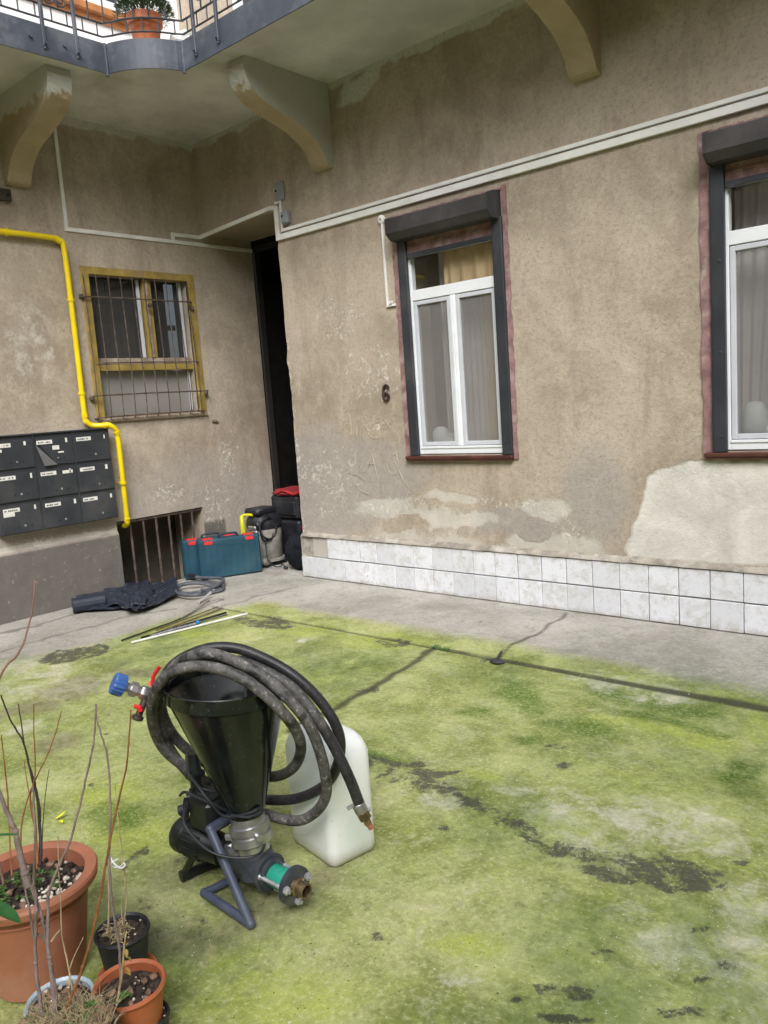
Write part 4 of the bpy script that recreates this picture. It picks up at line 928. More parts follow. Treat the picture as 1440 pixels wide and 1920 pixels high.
tool_case('teal tool case with red latches, the front one of the pair', (.292, -.600, 0), ang, .60, .385)
tool_case('teal tool case with red latches, half hidden behind the front one', (.125, -.66, 0), ang, .56, .385)
# ------------------------------------------------------------------ vacuum cleaner
BLKP = paint('black_tool_plastic', (.014, .016, .022), .5, var=.2, scale=9, dirt=(.10, .10, .10), dirtf=.2); DUSTY = paint('dusty_grey_drum', (.30, .285, .26), .6, var=.2, scale=9, bump=.1, dirt=(.12, .10, .08), dirtf=.7); LIME = paint('lime_yellow_plastic', (.72, .72, .02), .45, var=.05)
vx, vy = .285, .235
VC = thing('vacuum_cleaner', 'construction vacuum cleaner with lime handle and dusty grey drum in the corner', 'vacuum cleaner', (vx, vy, 0))
m_ = MB(); m_.lathe((vx, vy, .07), (0, 0, 1), [(.15, 0), (.165, .02), (.168, .18), (.172, .20), (.172, .30), (.16, .32)], 28); m_.build('drum', DUSTY, VC, True)
m_ = MB(); m_.lathe((vx, vy, .385), (0, 0, 1), [(.172, 0), (.180, .02), (.180, .06), (.165, .11), (.13, .15), (.06, .165)], 28); m_.box((vx - .10, vy - .17, .53), (vx + .12, vy + .10, .60), .02); m_.box((vx + .04, vy - .19, .40), (vx + .13, vy - .14, .47), .012); m_.build('motor_head', BLKP, VC, True)
m_ = MB(); m_.tube(spline([(vx - .09, vy - .165, .32), (vx - .10, vy - .20, .36), (vx - .11, vy - .20, .50), (vx - .08, vy - .18, .535), (vx + .03, vy - .165, .54)], 5), .014, 8); m_.box((vx - .125, vy - .215, .33), (vx - .085, vy - .175, .53), .01); m_.build('handle', LIME, VC, True)
m_ = MB(); m_.box((vx - .02, vy - .205, .39), (vx + .10, vy - .175, .43), .01); m_.box((vx + .02, vy - .21, .36), (vx + .12, vy - .17, .385), .01); m_.build('clip', KEYM, VC)
m_ = MB(); m_.lathe((vx, vy, .045), (0, 0, 1), [(.15, 0), (.185, .005), (.185, .03), (.15, .035)], 28)
m_.box((vx + .10, vy - .19, .03), (vx + .19, vy - .10, .10), .02); m_.build('base', DUSTY, VC, True)
for (dx, dy) in ((.15, -.13), (-.12, -.14), (.12, .13), (-.13, .12)):
    m_ = MB(); m_.cyl((vx + dx - .012, vy + dy, .027), (vx + dx + .012, vy + dy, .027), .027, n=14); m_.build('wheel', BLKP, VC, True)
m_ = MB(); coil = []
for i in range(90):
    a = 2 * math.pi * i / 24; r = .105 + .014 * math.sin(i * .37); coil.append((vx + .165 + .012 * math.sin(i * .9), vy - .10 + r * math.cos(a) * .9, .40 + r * 1.15 * math.sin(a)))
m_.tube(spline(coil, 2), .0085, 6); m_.build('cable', BLKP, VC, True)
m_ = MB(); m_.tube(spline([(vx + .17, vy - .14, .30), (vx + .22, vy - .18, .12), (vx + .26, vy - .14, .03), (vx + .31, vy - .10, .02), (.62, .14, .045), (.68, .13, .02)], 6), .006, 6); m_.box((.665, .105, .004), (.715, .14, .03), .01); m_.build('plug_cable', BLKP, VC, True)
# ------------------------------------------------------------------ wheeled tool bag
TB = thing('tool_trolley', 'tall black wheeled tool trolley with red straps on top in the dark passage', 'tool trolley', (.5, .62, 0)); NYL = paint('black_nylon', (.010, .012, .017), .85, var=.3, scale=6, bump=.3, spec=.2)
m_ = MB(); m_.box((.12, .50, .06), (.52, .80, .42), .03); m_.box((.11, .49, .43), (.53, .81, .68), .025); m_.box((.15, .475, .47), (.50, .50, .62), .012); m_.build('body', BLKP, TB)
m_ = MB(); lumpy(m_, (.33, .65, .70), .20, (1.12, .9, .26), .16, 4, 28, 14, 4); m_.build('red_cover', paint('red_nylon', (.26, .022, .03), .7, var=.35, scale=12, bump=.4), TB, True, ang=30)
m_ = MB(); m_.tube(spline([(.22, .49, .70), (.35, .47, .735), (.5, .48, .70), (.62, .50, .745), (.64, .6, .70)], 6), .010, 6); m_.box((.58, .482, .33), (.625, .497, .37), .004); m_.build('strap', paint('red_strap', (.55, .03, .03), .6, var=.2), TB, True)
for x in (.26, .58):
    m_ = MB(); m_.cyl((x - .015, .53, .045), (x + .015, .53, .045), .045, n=16); m_.build('wheel', BLKP, TB, True)
m_ = MB(); m_.tube([(.30, .80, .5), (.30, .80, .86), (.54, .80, .86), (.54, .80, .5)], .009, 8); m_.build('pull_handle', BLKP, TB)
m_ = MB(); lumpy(m_, (.86, .22, .175), .20, (1.05, .8, .88), .12, 9, 30, 18, 4); lumpy(m_, (.98, .14, .27), .10, (1.2, .8, .9), .15, 5, 20, 12, 4)
tag(m_.build('black_bag', NYL, None, True, ang=30), 'slumped black bag on the floor beside the wall corner of the passage', 'bag')
# ------------------------------------------------------------------ black ribbed sheets lying by the wall
def sheet_mat():
    m = NM('black_ribbed_sheet'); P = m.wpos(); n = m.noise(9, 6, .7, P, .5)
    c = m.mix(n, (.012, .016, .028), (.036, .044, .068)); k = m.step(m.math('ADD', m.attr('tint'), m.math('MULTIPLY', m.math('SUBTRACT', m.noise(40, 4, .7, P), .5), 1.6)), .75, 1.1)
    c = m.mix(m.math('MULTIPLY', k, .7), c, (.34, .34, .36)); m.set(col=c, rough=.5, spec=.4); m.bump(n, .3, .01); return m.m
SH = sheet_mat(); m_ = MB(); rr = random.Random(12)
def ribbed(A, B, C, D, h, nr=7, nc=16, seed=0, fold=.03):       # corners A-B (one end) and D-C (other end)
    vs = []; fs = []; A, B, C, D = map(V3, (A, B, C, D)); R_ = nr * 4
    for i in range(nc + 1):
        s = i / nc
        for j in range(R_ + 1):
            t = j / R_; p = (A * (1 - t) + B * t) * (1 - s) + (D * (1 - t) + C * t) * s
            z = h * math.sin(math.pi * t) * .6 + .010 * (j % 4 < 2) + fold * float(fbm(V3([s * 3 + seed]), V3([t * 2.3]), 1.4, 3, seed)[0])
            vs.append(p + V3((0, 0, z + .006)))
    for i in range(nc):
        for j in range(R_): a = i * (R_ + 1) + j; m_.tint = (.55 if i % 4 == 0 or j % 8 == 0 else 0) + .22 * rr.random(); fs.append((a, a + 1, a + R_ + 2, a + R_ + 1)); m_.t.append(m_.tint)
    b = len(m_.v); m_.v += [tuple(v) for v in vs]; m_.f += [tuple(b + k for k in f) for f in fs]
F = lambda x, y, z=0: fl(x, y, z)
ribbed(F(140, 1152), F(150, 1122, .0), F(215, 1106), F(232, 1146), .10, 4, 10, 1)
ribbed(F(190, 1146), F(200, 1112), F(262, 1101), F(268, 1150), .09, 6, 14, 2, .07)
ribbed(F(238, 1158), F(215, 1104), F(282, 1098), F(275, 1150), .05, 6, 14, 3, .08)
ribbed(F(232, 1140), F(262, 1104), F(300, 1106), F(268, 1154), .06, 5, 12, 5, .08)
ribbed(F(268, 1153), F(282, 1118), F(330, 1086), F(336, 1122), .05, 5, 16, 4, .05)
m_.tint = .2
a, b_ = F(136, 1136, .07), F(196, 1126, .07); m_.tube([a, a + (b_ - a) * .5, b_], .062, 14)
tag(m_.build('plastic_sheets', SH, None, recalc=False), 'crumpled dusty black ribbed plastic sheets on the path by the cellar grille', 'plastic sheets')
GREYH = paint('grey_ribbed_hose', (.085, .095, .115), .6, var=.2, scale=20, dirt=(.2, .2, .21), dirtf=.4)
def px120(L, z=.02): return [fl(120 + a / 4, 1050 + b_ / 4, zz) for (a, b_, *r) in L for zz in [(r[0] if r else z)]]
t = thing('vacuum_hose', 'coiled grey ribbed vacuum hose on the path in front of the tool cases', 'hose', fl(380, 1098))
m_ = MB(); pts = px120([(925, 112, .05), (990, 128, .04), (1090, 134, .04), (1170, 138, .05), (1196, 150, .05), (1180, 172, .05), (1120, 205, .05), (1040, 235, .04), (950, 250, .02), (880, 245, .015), (845, 225, .015), (860, 195, .015), (930, 172, .015), (1030, 168, .015), (1130, 180, .02), (1192, 200, .02), (1180, 225, .02), (1100, 245, .02), (1000, 262, .045), (900, 262, .045), (840, 240, .045), (850, 205, .045), (905, 182, .05), (1000, 175, .05), (1100, 190, .015), (1150, 215, .015), (1120, 240, .015), (1030, 225, .06)])
m_.tube(spline(pts, 14), .0165, 10, rib=-.0022); m_.build('hose', GREYH, t, True, ang=60)
m_ = MB(); m_.tube(px120([(1100, 245, .05), (1060, 280, .03), (1010, 316, .02)]), .013, 10); m_.build('nozzle', paint('light_grey_nozzle', (.5, .5, .5), .4), t, True)
m_ = MB(); m_.cyl(*px120([(920, 112, .05), (985, 126, .045)]), .024, n=14); m_.build('cuff', BLKP, t, True)
# ------------------------------------------------------------------ rods
rods = [('steel_rod', 'long bright white rod, nearest of the rods fanned out on the yard', [(505, 620), (1375, 402)], .0085, paint('bright_aluminium', (.72, .72, .70), .4, var=.1), .012),
        ('steel_rod', 'thin dark rod farthest from the white rod, crossing the fan', [(430, 603), (700, 505), (870, 440), (1090, 305)], .006, paint('black_steel_rod', (.03, .03, .028), .5), .012),
        ('steel_rod', 'thick black rod just behind the white rod', [(580, 583), (1215, 393)], .0075, paint('black_rod', (.02, .021, .025), .45), .010),
        ('steel_rod', 'grey rod lying between the white rod and the thick black rod', [(655, 576), (1225, 408)], .005, paint('grey_steel_rod', (.17, .17, .17), .4, metal=.5), .008),
        ('steel_rod', 'rusty brown rod in the middle of the fan', [(640, 566), (1190, 362)], .0055, paint('rust_rod', (.17, .11, .065), .7, var=.4, scale=30), .012),
        ('steel_rod', 'second rusty brown rod, behind the middle one and shorter', [(690, 528), (1155, 350)], .005, paint('rust_rod_dark', (.13, .085, .055), .7, var=.4, scale=30), .018),
        ('steel_rod', 'pale bent rod with a white tip at the far end of the fan', [(880, 430), (1010, 360), (1090, 315), (1170, 287)], .006, paint('pale_rod', (.28, .27, .25), .5, var=.3, scale=30), .022),
        ('spiral_rod', 'grey twisted rod with speckled winding in the fan', [(655, 572), (800, 525), (1005, 470)], .010, paint('twisted_grey_wire', (.30, .30, .34), .5, var=.6, scale=60), .014)]
for nm, lb, L, r, m, z in rods:
    m_ = MB(); P = [fl(120 + a / 4, 1050 + b_ / 4, z) for a, b_ in L]
    if nm == 'spiral_rod':
        P = spline(P, 24); m_.tube(P, r * .5, 6); hp = []
        for i in range(len(P) * 4 - 4):
            s = i / 4; k = int(s); p = P[k] + (P[min(k + 1, len(P) - 1)] - P[k]) * (s - k); hp.append(p + V3((.6 * r * math.cos(i * .9), .6 * r * math.sin(i * .9) * .6, .8 * r * math.sin(i * .9))))
        m_.tube(hp, .0028, 5)
    else: m_.tube(spline(P, 6) if len(P) > 2 else P, r, 8)
    if 'white tip' in lb: m_.cyl(P[-1], P[-1] + (P[-1] - P[-2]) * .0 + V3((.02, .02, 0)), .012, n=8)
    tag(m_.build(nm, m, None, True), lb, 'rod', 'rods fanned out on the yard')
p = fl(120 + 1005 / 4, 1050 + 466 / 4, .02); m_ = MB(); lumpy(m_, p, .013, (1, 1.2, .9), .3, 3); tag(m_.build('blue_clip', paint('bright_blue_plastic', (.01, .28, .75), .4), None, True), 'tiny bright blue plastic clip among the rods', 'clip')
# ------------------------------------------------------------------ jerrycan
def can_mat():
    m = NM('translucent_white_canister'); P = m.co; sx = m.n('ShaderNodeSeparateXYZ'); m.l(P, sx.inputs[0]); n = m.noise(6, 5, .6)
    k = m.math('MULTIPLY', m.step(m.math('ADD', sx.outputs['Z'], m.math('MULTIPLY', n, -.05)), .035, -.03), .7)
    c = m.mix(m.step(m.noise(3, 4), .35, .7), (.84, .92, .98), (.90, .96, 1.0)); c = m.mix(k, c, (.50, .43, .30)); c = m.mix(m.math('MULTIPLY', m.step(m.noise(38, 5, .7), .58, .72), .25), c, (.55, .53, .46))
    m.set(col=c, rough=.42, sss=.9, spec=.4); m.p.inputs['Subsurface Radius'].default_value = (1, 1, 1); m.p.inputs['Subsurface Scale'].default_value = .10
    m.bump(m.noise(4, 3), .15, .02); return m.m
CAN = can_mat()
JC = thing('jerrycan', 'white translucent plastic jerrycan standing behind the mixing pump', 'jerrycan', (0, 0, 0))
m_ = MB(); L, T, H = .275, .200, .440; n = 40
def cansec(z, ins, rx):
    out = []; hx, hy = L / 2 - ins, T / 2 - ins; r = min(rx, hx, hy)
    for i in range(n):
        q = i // (n // 4); a = math.pi / 2 * (q + (i % (n // 4)) / (n // 4 - 1)); cx = (hx - r) * (1 if q in (0, 3) else -1); cy = (hy - r) * (1 if q < 2 else -1)
        out.append((cx + r * math.cos(a), cy + r * math.sin(a), z))
    return out
secs = [(0.004, .018, .03), (.0, .014, .03), (.004, .005, .032), (.02, .0, .034), (.05, 0, .034), (.12, .0, .034), (.25, 0, .034), (.37, .0, .034), (.385, .003, .036), (.415, .012, .04), (.434, .026, .045), (.44, .04, .045)]
vs = []; fs = []
for s in secs: vs += cansec(*s)
for j in range(len(secs) - 1):
    for i in range(n): k = (i + 1) % n; fs.append((j * n + i, j * n + k, (j + 1) * n + k, (j + 1) * n + i))
fs.append(tuple(range(n))[::-1]); fs.append(tuple((len(secs) - 1) * n + i for i in range(n)))
for i, v in enumerate(vs):
    v = V3(v); g = math.exp(-((v[0] - L / 2) / .02) ** 2 - ((v[1] - .0) / .016) ** 2 - (v[2] / .03) ** 2); v[2] += .018 * g; v[0] -= .012 * g; vs[i] = v
m_.add(vs, fs); m_.build('canister', CAN, JC, True, ang=50)
m_ = MB(); m_.tube(spline([(-.02, .0, .425), (-.015, 0, .455), (.02, 0, .462), (.05, 0, .460), (.068, 0, .45), (.07, 0, .425)], 6), .014, 10); m_.build('handle', CAN, JC, True)
m_ = MB(); m_.lathe((-.075, .0, .43), (0, 0, 1), [(.03, 0), (.03, .008), (.033, .008), (.033, .030), (.028, .034)], 30, flute=.0008, fn=15); m_.build('cap', WPL, JC, True)
cF, cL = V3((4.716, -3.284, 0)), V3((4.476, -3.242, 0)); u_ = nrm(cF - cL); v_ = V3((-u_[1], u_[0], 0)); cc = cF - u_ * (L / 2 - .010) + v_ * (T / 2 - .006)
JC.location = (cc[0], cc[1], 0.002); JC.rotation_euler = (0, 0, math.atan2(u_[1], u_[0]))
# ------------------------------------------------------------------ the mixing pump
def blackpl(name, rough):
    m = NM(name); n = m.noise(7, 6, .6, None, .6); c = m.mix(m.step(n, .4, .75), (.006, .009, .008), (.016, .02, .021)); c = m.mix(m.math('MULTIPLY', m.step(m.noise(60, 4, .7), .6, .72), .35), c, (.13, .13, .12))
    m.set(col=c, rough=m.math('ADD', rough, m.math('MULTIPLY', n, .2)), spec=.5); m.bump(m.noise(30, 3), .04, .004); return m.m
HOP = blackpl('glossy_black_hopper', .05); FRAMEP = paint('blue_grey_frame_paint', (.062, .078, .125), .42, var=.2, scale=12, dirt=(.2, .2, .2), dirtf=.15); MOTB = blackpl('black_motor_paint', .3)
ALU = paint('cast_aluminium', (.48, .48, .49), .35, metal=.85, var=.15, scale=14, bump=.1); ZINC = paint('zinc_bolt', (.66, .68, .72), .35, metal=.7, scale=30); BRASS = paint('worn_brass', (.30, .22, .13), .4, metal=.85, var=.35, scale=30, dirt=(.12, .08, .05), dirtf=.5)
GREEN = paint('turquoise_stator', (.03, .36, .25), .3, var=.06); BODYG = paint('dark_grey_pump_casting', (.05, .058, .075), .42, var=.25, scale=12, bump=.12, dirt=(.17, .17, .17), dirtf=.3)
K0 = 2.62; A = lambda x, y, k=K0: at(x, y, k)
PUMP = thing('mixing_pump', 'small mortar pump with glossy black funnel hopper, blue-grey frame and green stator', 'pump', (4.58, -3.55, 0))
hb = A(464, 1532); hr = A(409, 1283); ax = nrm(hr - hb); HL = np.linalg.norm(hr - hb)
hr = A(422, 1270); N_ = nrm(V3((0, 0, 1)) + .055 * RV - .02 * V3((FV[0], FV[1], 0))); u1 = nrm(np.cross(N_, FV)); u2 = np.cross(N_, u1); HL = np.linalg.norm(hr - hb); n = 64
prof = [(.050, -.02), (.052, .0), (.060, .03), (.192, HL - .052), (.195, HL - .052), (.203, HL - .046), (.205, HL - .006), (.208, HL), (.206, HL + .003), (.201, HL), (.197, HL - .05), (.187, HL - .056), (.055, .032), (.046, .0)]
vs = []; fs = []; axs = (hr - hb) / HL
for r_, h_ in prof:
    c_ = hb + axs * h_
    vs += [c_ + r_ * (math.cos(2 * math.pi * i / n) * u1 + math.sin(2 * math.pi * i / n) * u2) for i in range(n)]
for j in range(len(prof) - 1):
    for i in range(n): k = (i + 1) % n; fs.append((j * n + i, j * n + k, (j + 1) * n + k, (j + 1) * n + i))
m_ = MB(); m_.add(vs, fs); m_.build('hopper', HOP, PUMP, True, ang=35)
m_ = MB(); c0 = hb; m_.lathe(c0, -ax, [(.054, -.012), (.057, .0), (.057, .018), (.066, .020), (.067, .042), (.060, .046), (.060, .052), (.068, .054), (.069, .078), (.060, .084), (.054, .086), (.052, .112), (.048, .115)], 40, caps=False)
for g in (0, 2.1, 4.2):
    u = nrm(np.cross(ax, FV)); v = np.cross(ax, u); d = u * math.cos(g) + v * math.sin(g); m_.cyl(c0 - ax * .05 + d * .060, c0 - ax * .05 + d * .084, .012, n=10)
m_.build('coupling_collar', ALU, PUMP, True, ang=30)
o1_ = fl(566, 1667, .095); d1 = fl(372, 1566, .115); AX = nrm(o1_ - d1); LT = np.linalg.norm(o1_ - d1); Z = V3((0, 0, 1)); SD = nrm(np.cross(AX, Z))
def ap(t, side=0.0, up=0.0): return o1_ - AX * t + SD * side + np.cross(SD, AX) * up      # t metres back from the outlet
neck = c0 - ax * .112; m_ = MB(); m_.lathe(neck, -ax, [(.056, 0), (.058, .03), (.062, .055), (.064, .075)], 32)
m_.lathe(ap(.30), AX, [(.050, 0), (.058, .02), (.058, .10), (.052, .14), (.048, .17)], 32); m_.lathe(ap(.155), AX, [(.045, 0), (.062, .002), (.062, .014), (.045, .016)], 32); m_.lathe(ap(.137), AX, [(.052, 0), (.052, .012)], 28); m_.build('pump_body', BODYG, PUMP, True, ang=35)
m_ = MB(); m_.lathe(ap(.128), AX, [(.034, 0), (.036, .004), (.036, .082), (.034, .086)], 30); m_.build('stator', GREEN, PUMP, True)
m_ = MB(); m_.lathe(ap(.044), AX, [(.056, 0), (.060, .002), (.060, .018), (.056, .020)], 36); m_.build('end_flange', BODYG, PUMP, True, ang=30)
for sd, up in ((-.046, .010), (.046, .012), (.0, -.048)):
    m_ = MB(); m_.cyl(ap(.150, sd, up), ap(.014, sd, up), .0065, n=10); m_.lathe(ap(.024, sd, up), AX, [(.013, 0), (.013, .010), (.008, .011), (.007, .020)], 6); m_.lathe(ap(.150, sd, up), AX, [(.011, 0), (.011, .012)], 6); m_.build('tie_bolt', ZINC, PUMP, True, ang=30)
m_ = MB(); m_.lathe(ap(.026), AX, [(.028, 0), (.028, .012), (.023, .016), (.024, .046), (.021, .048), (.018, .046), (.017, .005)], 24, caps=False); m_.build('outlet', BRASS, PUMP, True, ang=35)
m_ = MB(); m_.cyl(ap(.010) - AX * .012, ap(.008), .0175, n=16); m_.build('outlet_bore', DARKGAP, PUMP)
# gear, motor
MS = .335
g0_, g1_ = A(338, 1560, 2.74), A(420, 1594, 2.655); MX = nrm(g1_ - g0_); ML = np.linalg.norm(g1_ - g0_); mu = nrm(np.cross(MX, Z)); mv = np.cross(mu, MX)
m_ = MB(); m_.lathe(g0_ + MX * .03, MX, [(.050, 0), (.058, .01), (.060, .08), (.052, .10), (.050, ML - .03)], 28)
for i in range(16):
    g = 2 * math.pi * i / 16; d = mu * math.cos(g) + mv * math.sin(g); m_.cyl(g0_ + MX * .05 + d * .059, g0_ + MX * .12 + d * .059, .0035, n=5)
m_.build('motor', MOTB, PUMP, True, ang=35)
m_ = MB(); m_.lathe(g0_ - MX * .012, MX, [(.030, -.002), (.044, 0), (.056, .012), (.061, .026), (.061, .05), (.055, .058)], 30); m_.build('fan_cover', MOTB, PUMP, True, ang=35)
m_ = MB(); m_.lathe(ap(.325), AX, [(.040, 0), (.060, .004), (.060, .020), (.050, .024)], 28); lumpy(m_, ap(.285, .0, .035), .045, (1, 1.1, .7), .22, 6, 22, 14, 5); m_.build('gear_flange', paint('crinkled_metal_wrap', (.42, .43, .45), .3, metal=.8, var=.4, scale=40, bump=.9, bscale=70), PUMP, True, ang=25)
Rb = np.stack([SD, AX, np.cross(SD, AX)], 1)
m_ = MB(); m_.box((-.05, -.055, -.06), (.05, .055, .055), .012, Rb, A(394, 1518, 2.66)); m_.box((-.045, -.05, .055), (.045, .05, .066), .006, Rb, A(394, 1518, 2.66))
for a, b_ in ((-.032, -.036), (.032, -.036), (.032, .036)): q = Rb @ V3((a, b_, .066)) + A(392, 1518, 2.66); m_.cyl(q, q + V3((0, 0, .005)), .006, n=8)
m_.build('switch_box', MOTB, PUMP)
m_ = MB(); m_.cyl(A(372, 1500, 2.68), A(362, 1412, 2.68), .021, n=16); m_.cyl(A(373, 1510, 2.68), A(371, 1478, 2.68), .030, n=16); m_.box((-.03, -.02, -.012), (.03, .02, .012), .006, Rb, A(366, 1452, 2.67)); m_.build('socket_post', MOTB, PUMP, True, ang=35)
m_ = MB(); m_.cyl(A(352, 1498, 2.66), A(346, 1530, 2.66), .014, n=12); m_.lathe(A(336, 1520, 2.66), A(350, 1516, 2.66) - A(336, 1520, 2.66), [(.006, -.004), (.017, 0), (.017, .02)], 14); m_.cyl(A(368, 1490, 2.67), A(350, 1496, 2.66), .013, n=10); m_.build('plug', BLKP, PUMP, True)
# frame of welded tube
T0 = fl(470, 1733, .015); T1 = fl(383, 1674, .015); T2 = fl(455, 1640, .018); T3 = A(394, 1555, 2.56); T4 = A(440, 1526, 2.68)
m_ = MB(); m_.tube([T0, (T0 + T3) / 2, T3], .0145, 12); m_.tube([T0, (T0 + T1) / 2, T1], .0145, 12); m_.tube([T1, (T1 + T2) / 2, T2], .0135, 12); m_.tube([T3, (T3 + T4) / 2, T4], .016, 12)
for q in (T0, T1, T3): lumpy(m_, q, .0155, (1, 1, 1), 0, 1, 10, 8)
m_.tube([T2, ap(.2, 0, -.05)], .012, 10); m_.build('frame', FRAMEP, PUMP, True, ang=50)
B0 = fl(345, 1641, .018); B1 = fl(428, 1606, .018); B2 = A(376, 1575, 2.66)
m_ = MB(); m_.tube([B0, (B0 + B1) / 2, B1], .0175, 12); m_.tube([B0 + V3((0, 0, .004)), (B0 + B2) / 2, B2], .013, 10); m_.cyl(B0 - nrm(B1 - B0) * .012, B0 + nrm(B1 - B0) * .02, .0195, n=14); m_.tube([B2, ap(.40, 0, -.03)], .013, 10); m_.build('rear_leg', MOTB, PUMP, True, ang=40)
# thin cables
c3 = lambda L, k: [A(180 + x / 2.571, 1180 + y / 2.571, kk) for x, y, kk in L]
for L in ([(438, 590, 2.66), (440, 680, 2.63), (480, 740, 2.58), (540, 820, 2.55), (600, 890, 2.56), (650, 905, 2.56), (740, 885, 2.555), (790, 860, 2.57), (810, 850, 2.64)],
          [(405, 800, 2.62), (430, 785, 2.58), (500, 815, 2.57), (580, 850, 2.57), (640, 880, 2.60)],
          [(495, 765, 2.64), (540, 775, 2.64), (610, 790, 2.66), (660, 800, 2.70)], [(490, 790, 2.63), (560, 825, 2.62), (640, 855, 2.64)],
          [(430, 860, 2.62), (425, 930, 2.56), (470, 1000, 2.53), (550, 1070, 2.50), (640, 1098, 2.49), (730, 1100, 2.49), (790, 1080, 2.51), (812, 1040, 2.56)],
          [(650, 895, 2.56), (730, 905, 2.552), (800, 880, 2.57)]):
    m_ = MB(); m_.tube(spline(c3(L, 0), 8), .0048, 8); m_.build('cable', BLKP, PUMP, True)
# ------------------------------------------------------------------ mortar hose coiled over the hopper
def hose_mat():
    m = NM('black_rubber_hose'); P = m.co; n = m.noise(14, 6, .7, P, .8); g = m.noise(70, 5, .7, P); nn = m.n('ShaderNodeNewGeometry'); sx = m.n('ShaderNodeSeparateXYZ'); m.l(nn.outputs['Position'], sx.inputs[0])
    k = m.math('MULTIPLY', m.step(n, .34, .60), m.math('SUBTRACT', 1.0, m.attr('clean')))
    c = m.mix(k, (.018, .018, .021), (.135, .13, .125)); c = m.mix(m.math('MULTIPLY', m.step(g, .54, .68), m.math('MULTIPLY', k, .8)), c, (.42, .41, .39)); c = m.mix(m.math('MULTIPLY', m.step(m.noise(110, 3, .6, P), .62, .72), .3), c, (.3, .29, .27))
    m.set(col=c, rough=m.math('ADD', .42, m.math('MULTIPLY', k, .35)), spec=.4); m.bump(g, .25, .003); return m.m
HOSEM = hose_mat()
HS = thing('mortar_hose', 'dusty black rubber hose coiled over the hopper, blue cap at one end', 'hose', A(420, 1300))
path = [(250, 300, 2.60), (285, 315, 2.60), (320, 250, 2.60), (370, 175, 2.60), (450, 122, 2.61), (560, 88, 2.63), (680, 92, 2.64), (800, 135, 2.63), (920, 200, 2.61), (1020, 280, 2.60), (1100, 370, 2.60), (1155, 460, 2.60), (1178, 550, 2.62), (1165, 650, 2.66), (1120, 735, 2.70), (1040, 790, 2.75), (940, 820, 2.79), (810, 820, 2.82), (660, 790, 2.83), (540, 740, 2.82), (430, 665, 2.79), (330, 580, 2.74), (280, 480, 2.68), (268, 380, 2.60), (290, 290, 2.53), (350, 215, 2.49), (430, 185, 2.47), (520, 178, 2.455), (620, 200, 2.44), (720, 245, 2.43), (815, 315, 2.43), (900, 400, 2.45), (960, 480, 2.50), (988, 560, 2.56), (970, 640, 2.62), (920, 690, 2.68), (850, 710, 2.74), (740, 700, 2.80), (600, 680, 2.82), (480, 610, 2.80), (390, 530, 2.77), (330, 430, 2.73), (312, 330, 2.68), (340, 230, 2.62), (400, 160, 2.57), (480, 125, 2.54), (560, 118, 2.52), (650, 145, 2.50), (760, 198, 2.49), (860, 270, 2.485), (950, 360, 2.48), (1020, 450, 2.49), (1070, 560, 2.52), (1102, 680, 2.56), (1110, 790, 2.60), (1070, 870, 2.64), (990, 920, 2.69), (900, 915, 2.74), (800, 885, 2.79), (660, 840, 2.83), (520, 760, 2.83), (400, 640, 2.79), (330, 520, 2.745), (300, 400, 2.69), (330, 270, 2.63), (430, 170, 2.585), (560, 140, 2.57), (700, 160, 2.56), (820, 205, 2.55), (930, 270, 2.54), (1010, 350, 2.535), (1080, 450, 2.53), (1140, 550, 2.53), (1190, 650, 2.53), (1235, 750, 2.54), (1272, 850, 2.55)]
P = spline(c3(path, 0), 7); m_ = MB(); m_.tube(P, .0178, 16); ho = m_.build('hose', HOSEM, HS, True, ang=80)
cl = ho.data.attributes.new('clean', 'FLOAT', 'POINT'); nP = len(P); cv = []
for i in range(nP):
    s = i / nP * len(path); q = .9 if s < 17 else (.0 if s < 33 else (.45 if s < 42 else (.05 if s < 60 else (.35 if s < 72 else .85)))); cv += [q] * 16
cl.data.foreach_set('value', cv[:len(ho.data.vertices)] + [0.5] * max(0, len(ho.data.vertices) - len(cv)))
e0, e1 = c3([(1262, 838, 2.55), (1296, 905, 2.55)], 0); dd_ = nrm(e1 - e0)
m_ = MB(); m_.lathe(e0, dd_, [(.0185, 0), (.0215, .004), (.0215, .030), (.018, .034)], 18); m_.cyl(e0 + dd_ * .008 + RV * -.018, e0 + dd_ * .02 + RV * -.042, .007, n=8); m_.cyl(e0 + dd_ * .022 + RV * .015, e0 + dd_ * .022 + RV * .030, .006, n=8); m_.build('clamp', ALU, HS, True, ang=35)
m_ = MB(); m_.lathe(e0 + dd_ * .030, dd_, [(.0165, 0), (.020, .004), (.020, .026), (.013, .030), (.012, .046)], 8); m_.build('brass_end', BRASS, HS, True, ang=30)
m_ = MB(); m_.lathe(e0 + dd_ * .074, dd_ + RV * .25, [(.009, 0), (.010, .016), (.007, .02)], 10); m_.build('end_tip', paint('red_brown_tip', (.45, .16, .10), .5), HS, True)
s0, s1 = A(282, 1303, 2.60), A(214, 1281, 2.55); dv = nrm(s1 - s0)
m_ = MB(); m_.lathe(s0, dv, [(.019, -.02), (.019, .012)], 16); m_.lathe(s0 + dv * .010, dv, [(.022, 0), (.024, .004), (.024, .020), (.022, .024)], 6); m_.lathe(s0 + dv * .034, dv, [(.017, 0), (.017, .012), (.025, .014), (.025, .034), (.016, .036), (.015, .065)], 8); m_.build('steel_fitting', ALU, HS, True, ang=30)
m_ = MB(); m_.lathe(s0 + dv * .086, dv, [(.022, 0), (.032, .003), (.034, .010), (.034, .036), (.031, .041), (.018, .042)], 60, flute=.0013, fn=15); m_.build('blue_cap', paint('blue_plastic_cap', (.045, .13, .40), .45, var=.15, scale=20), HS, True, ang=25)
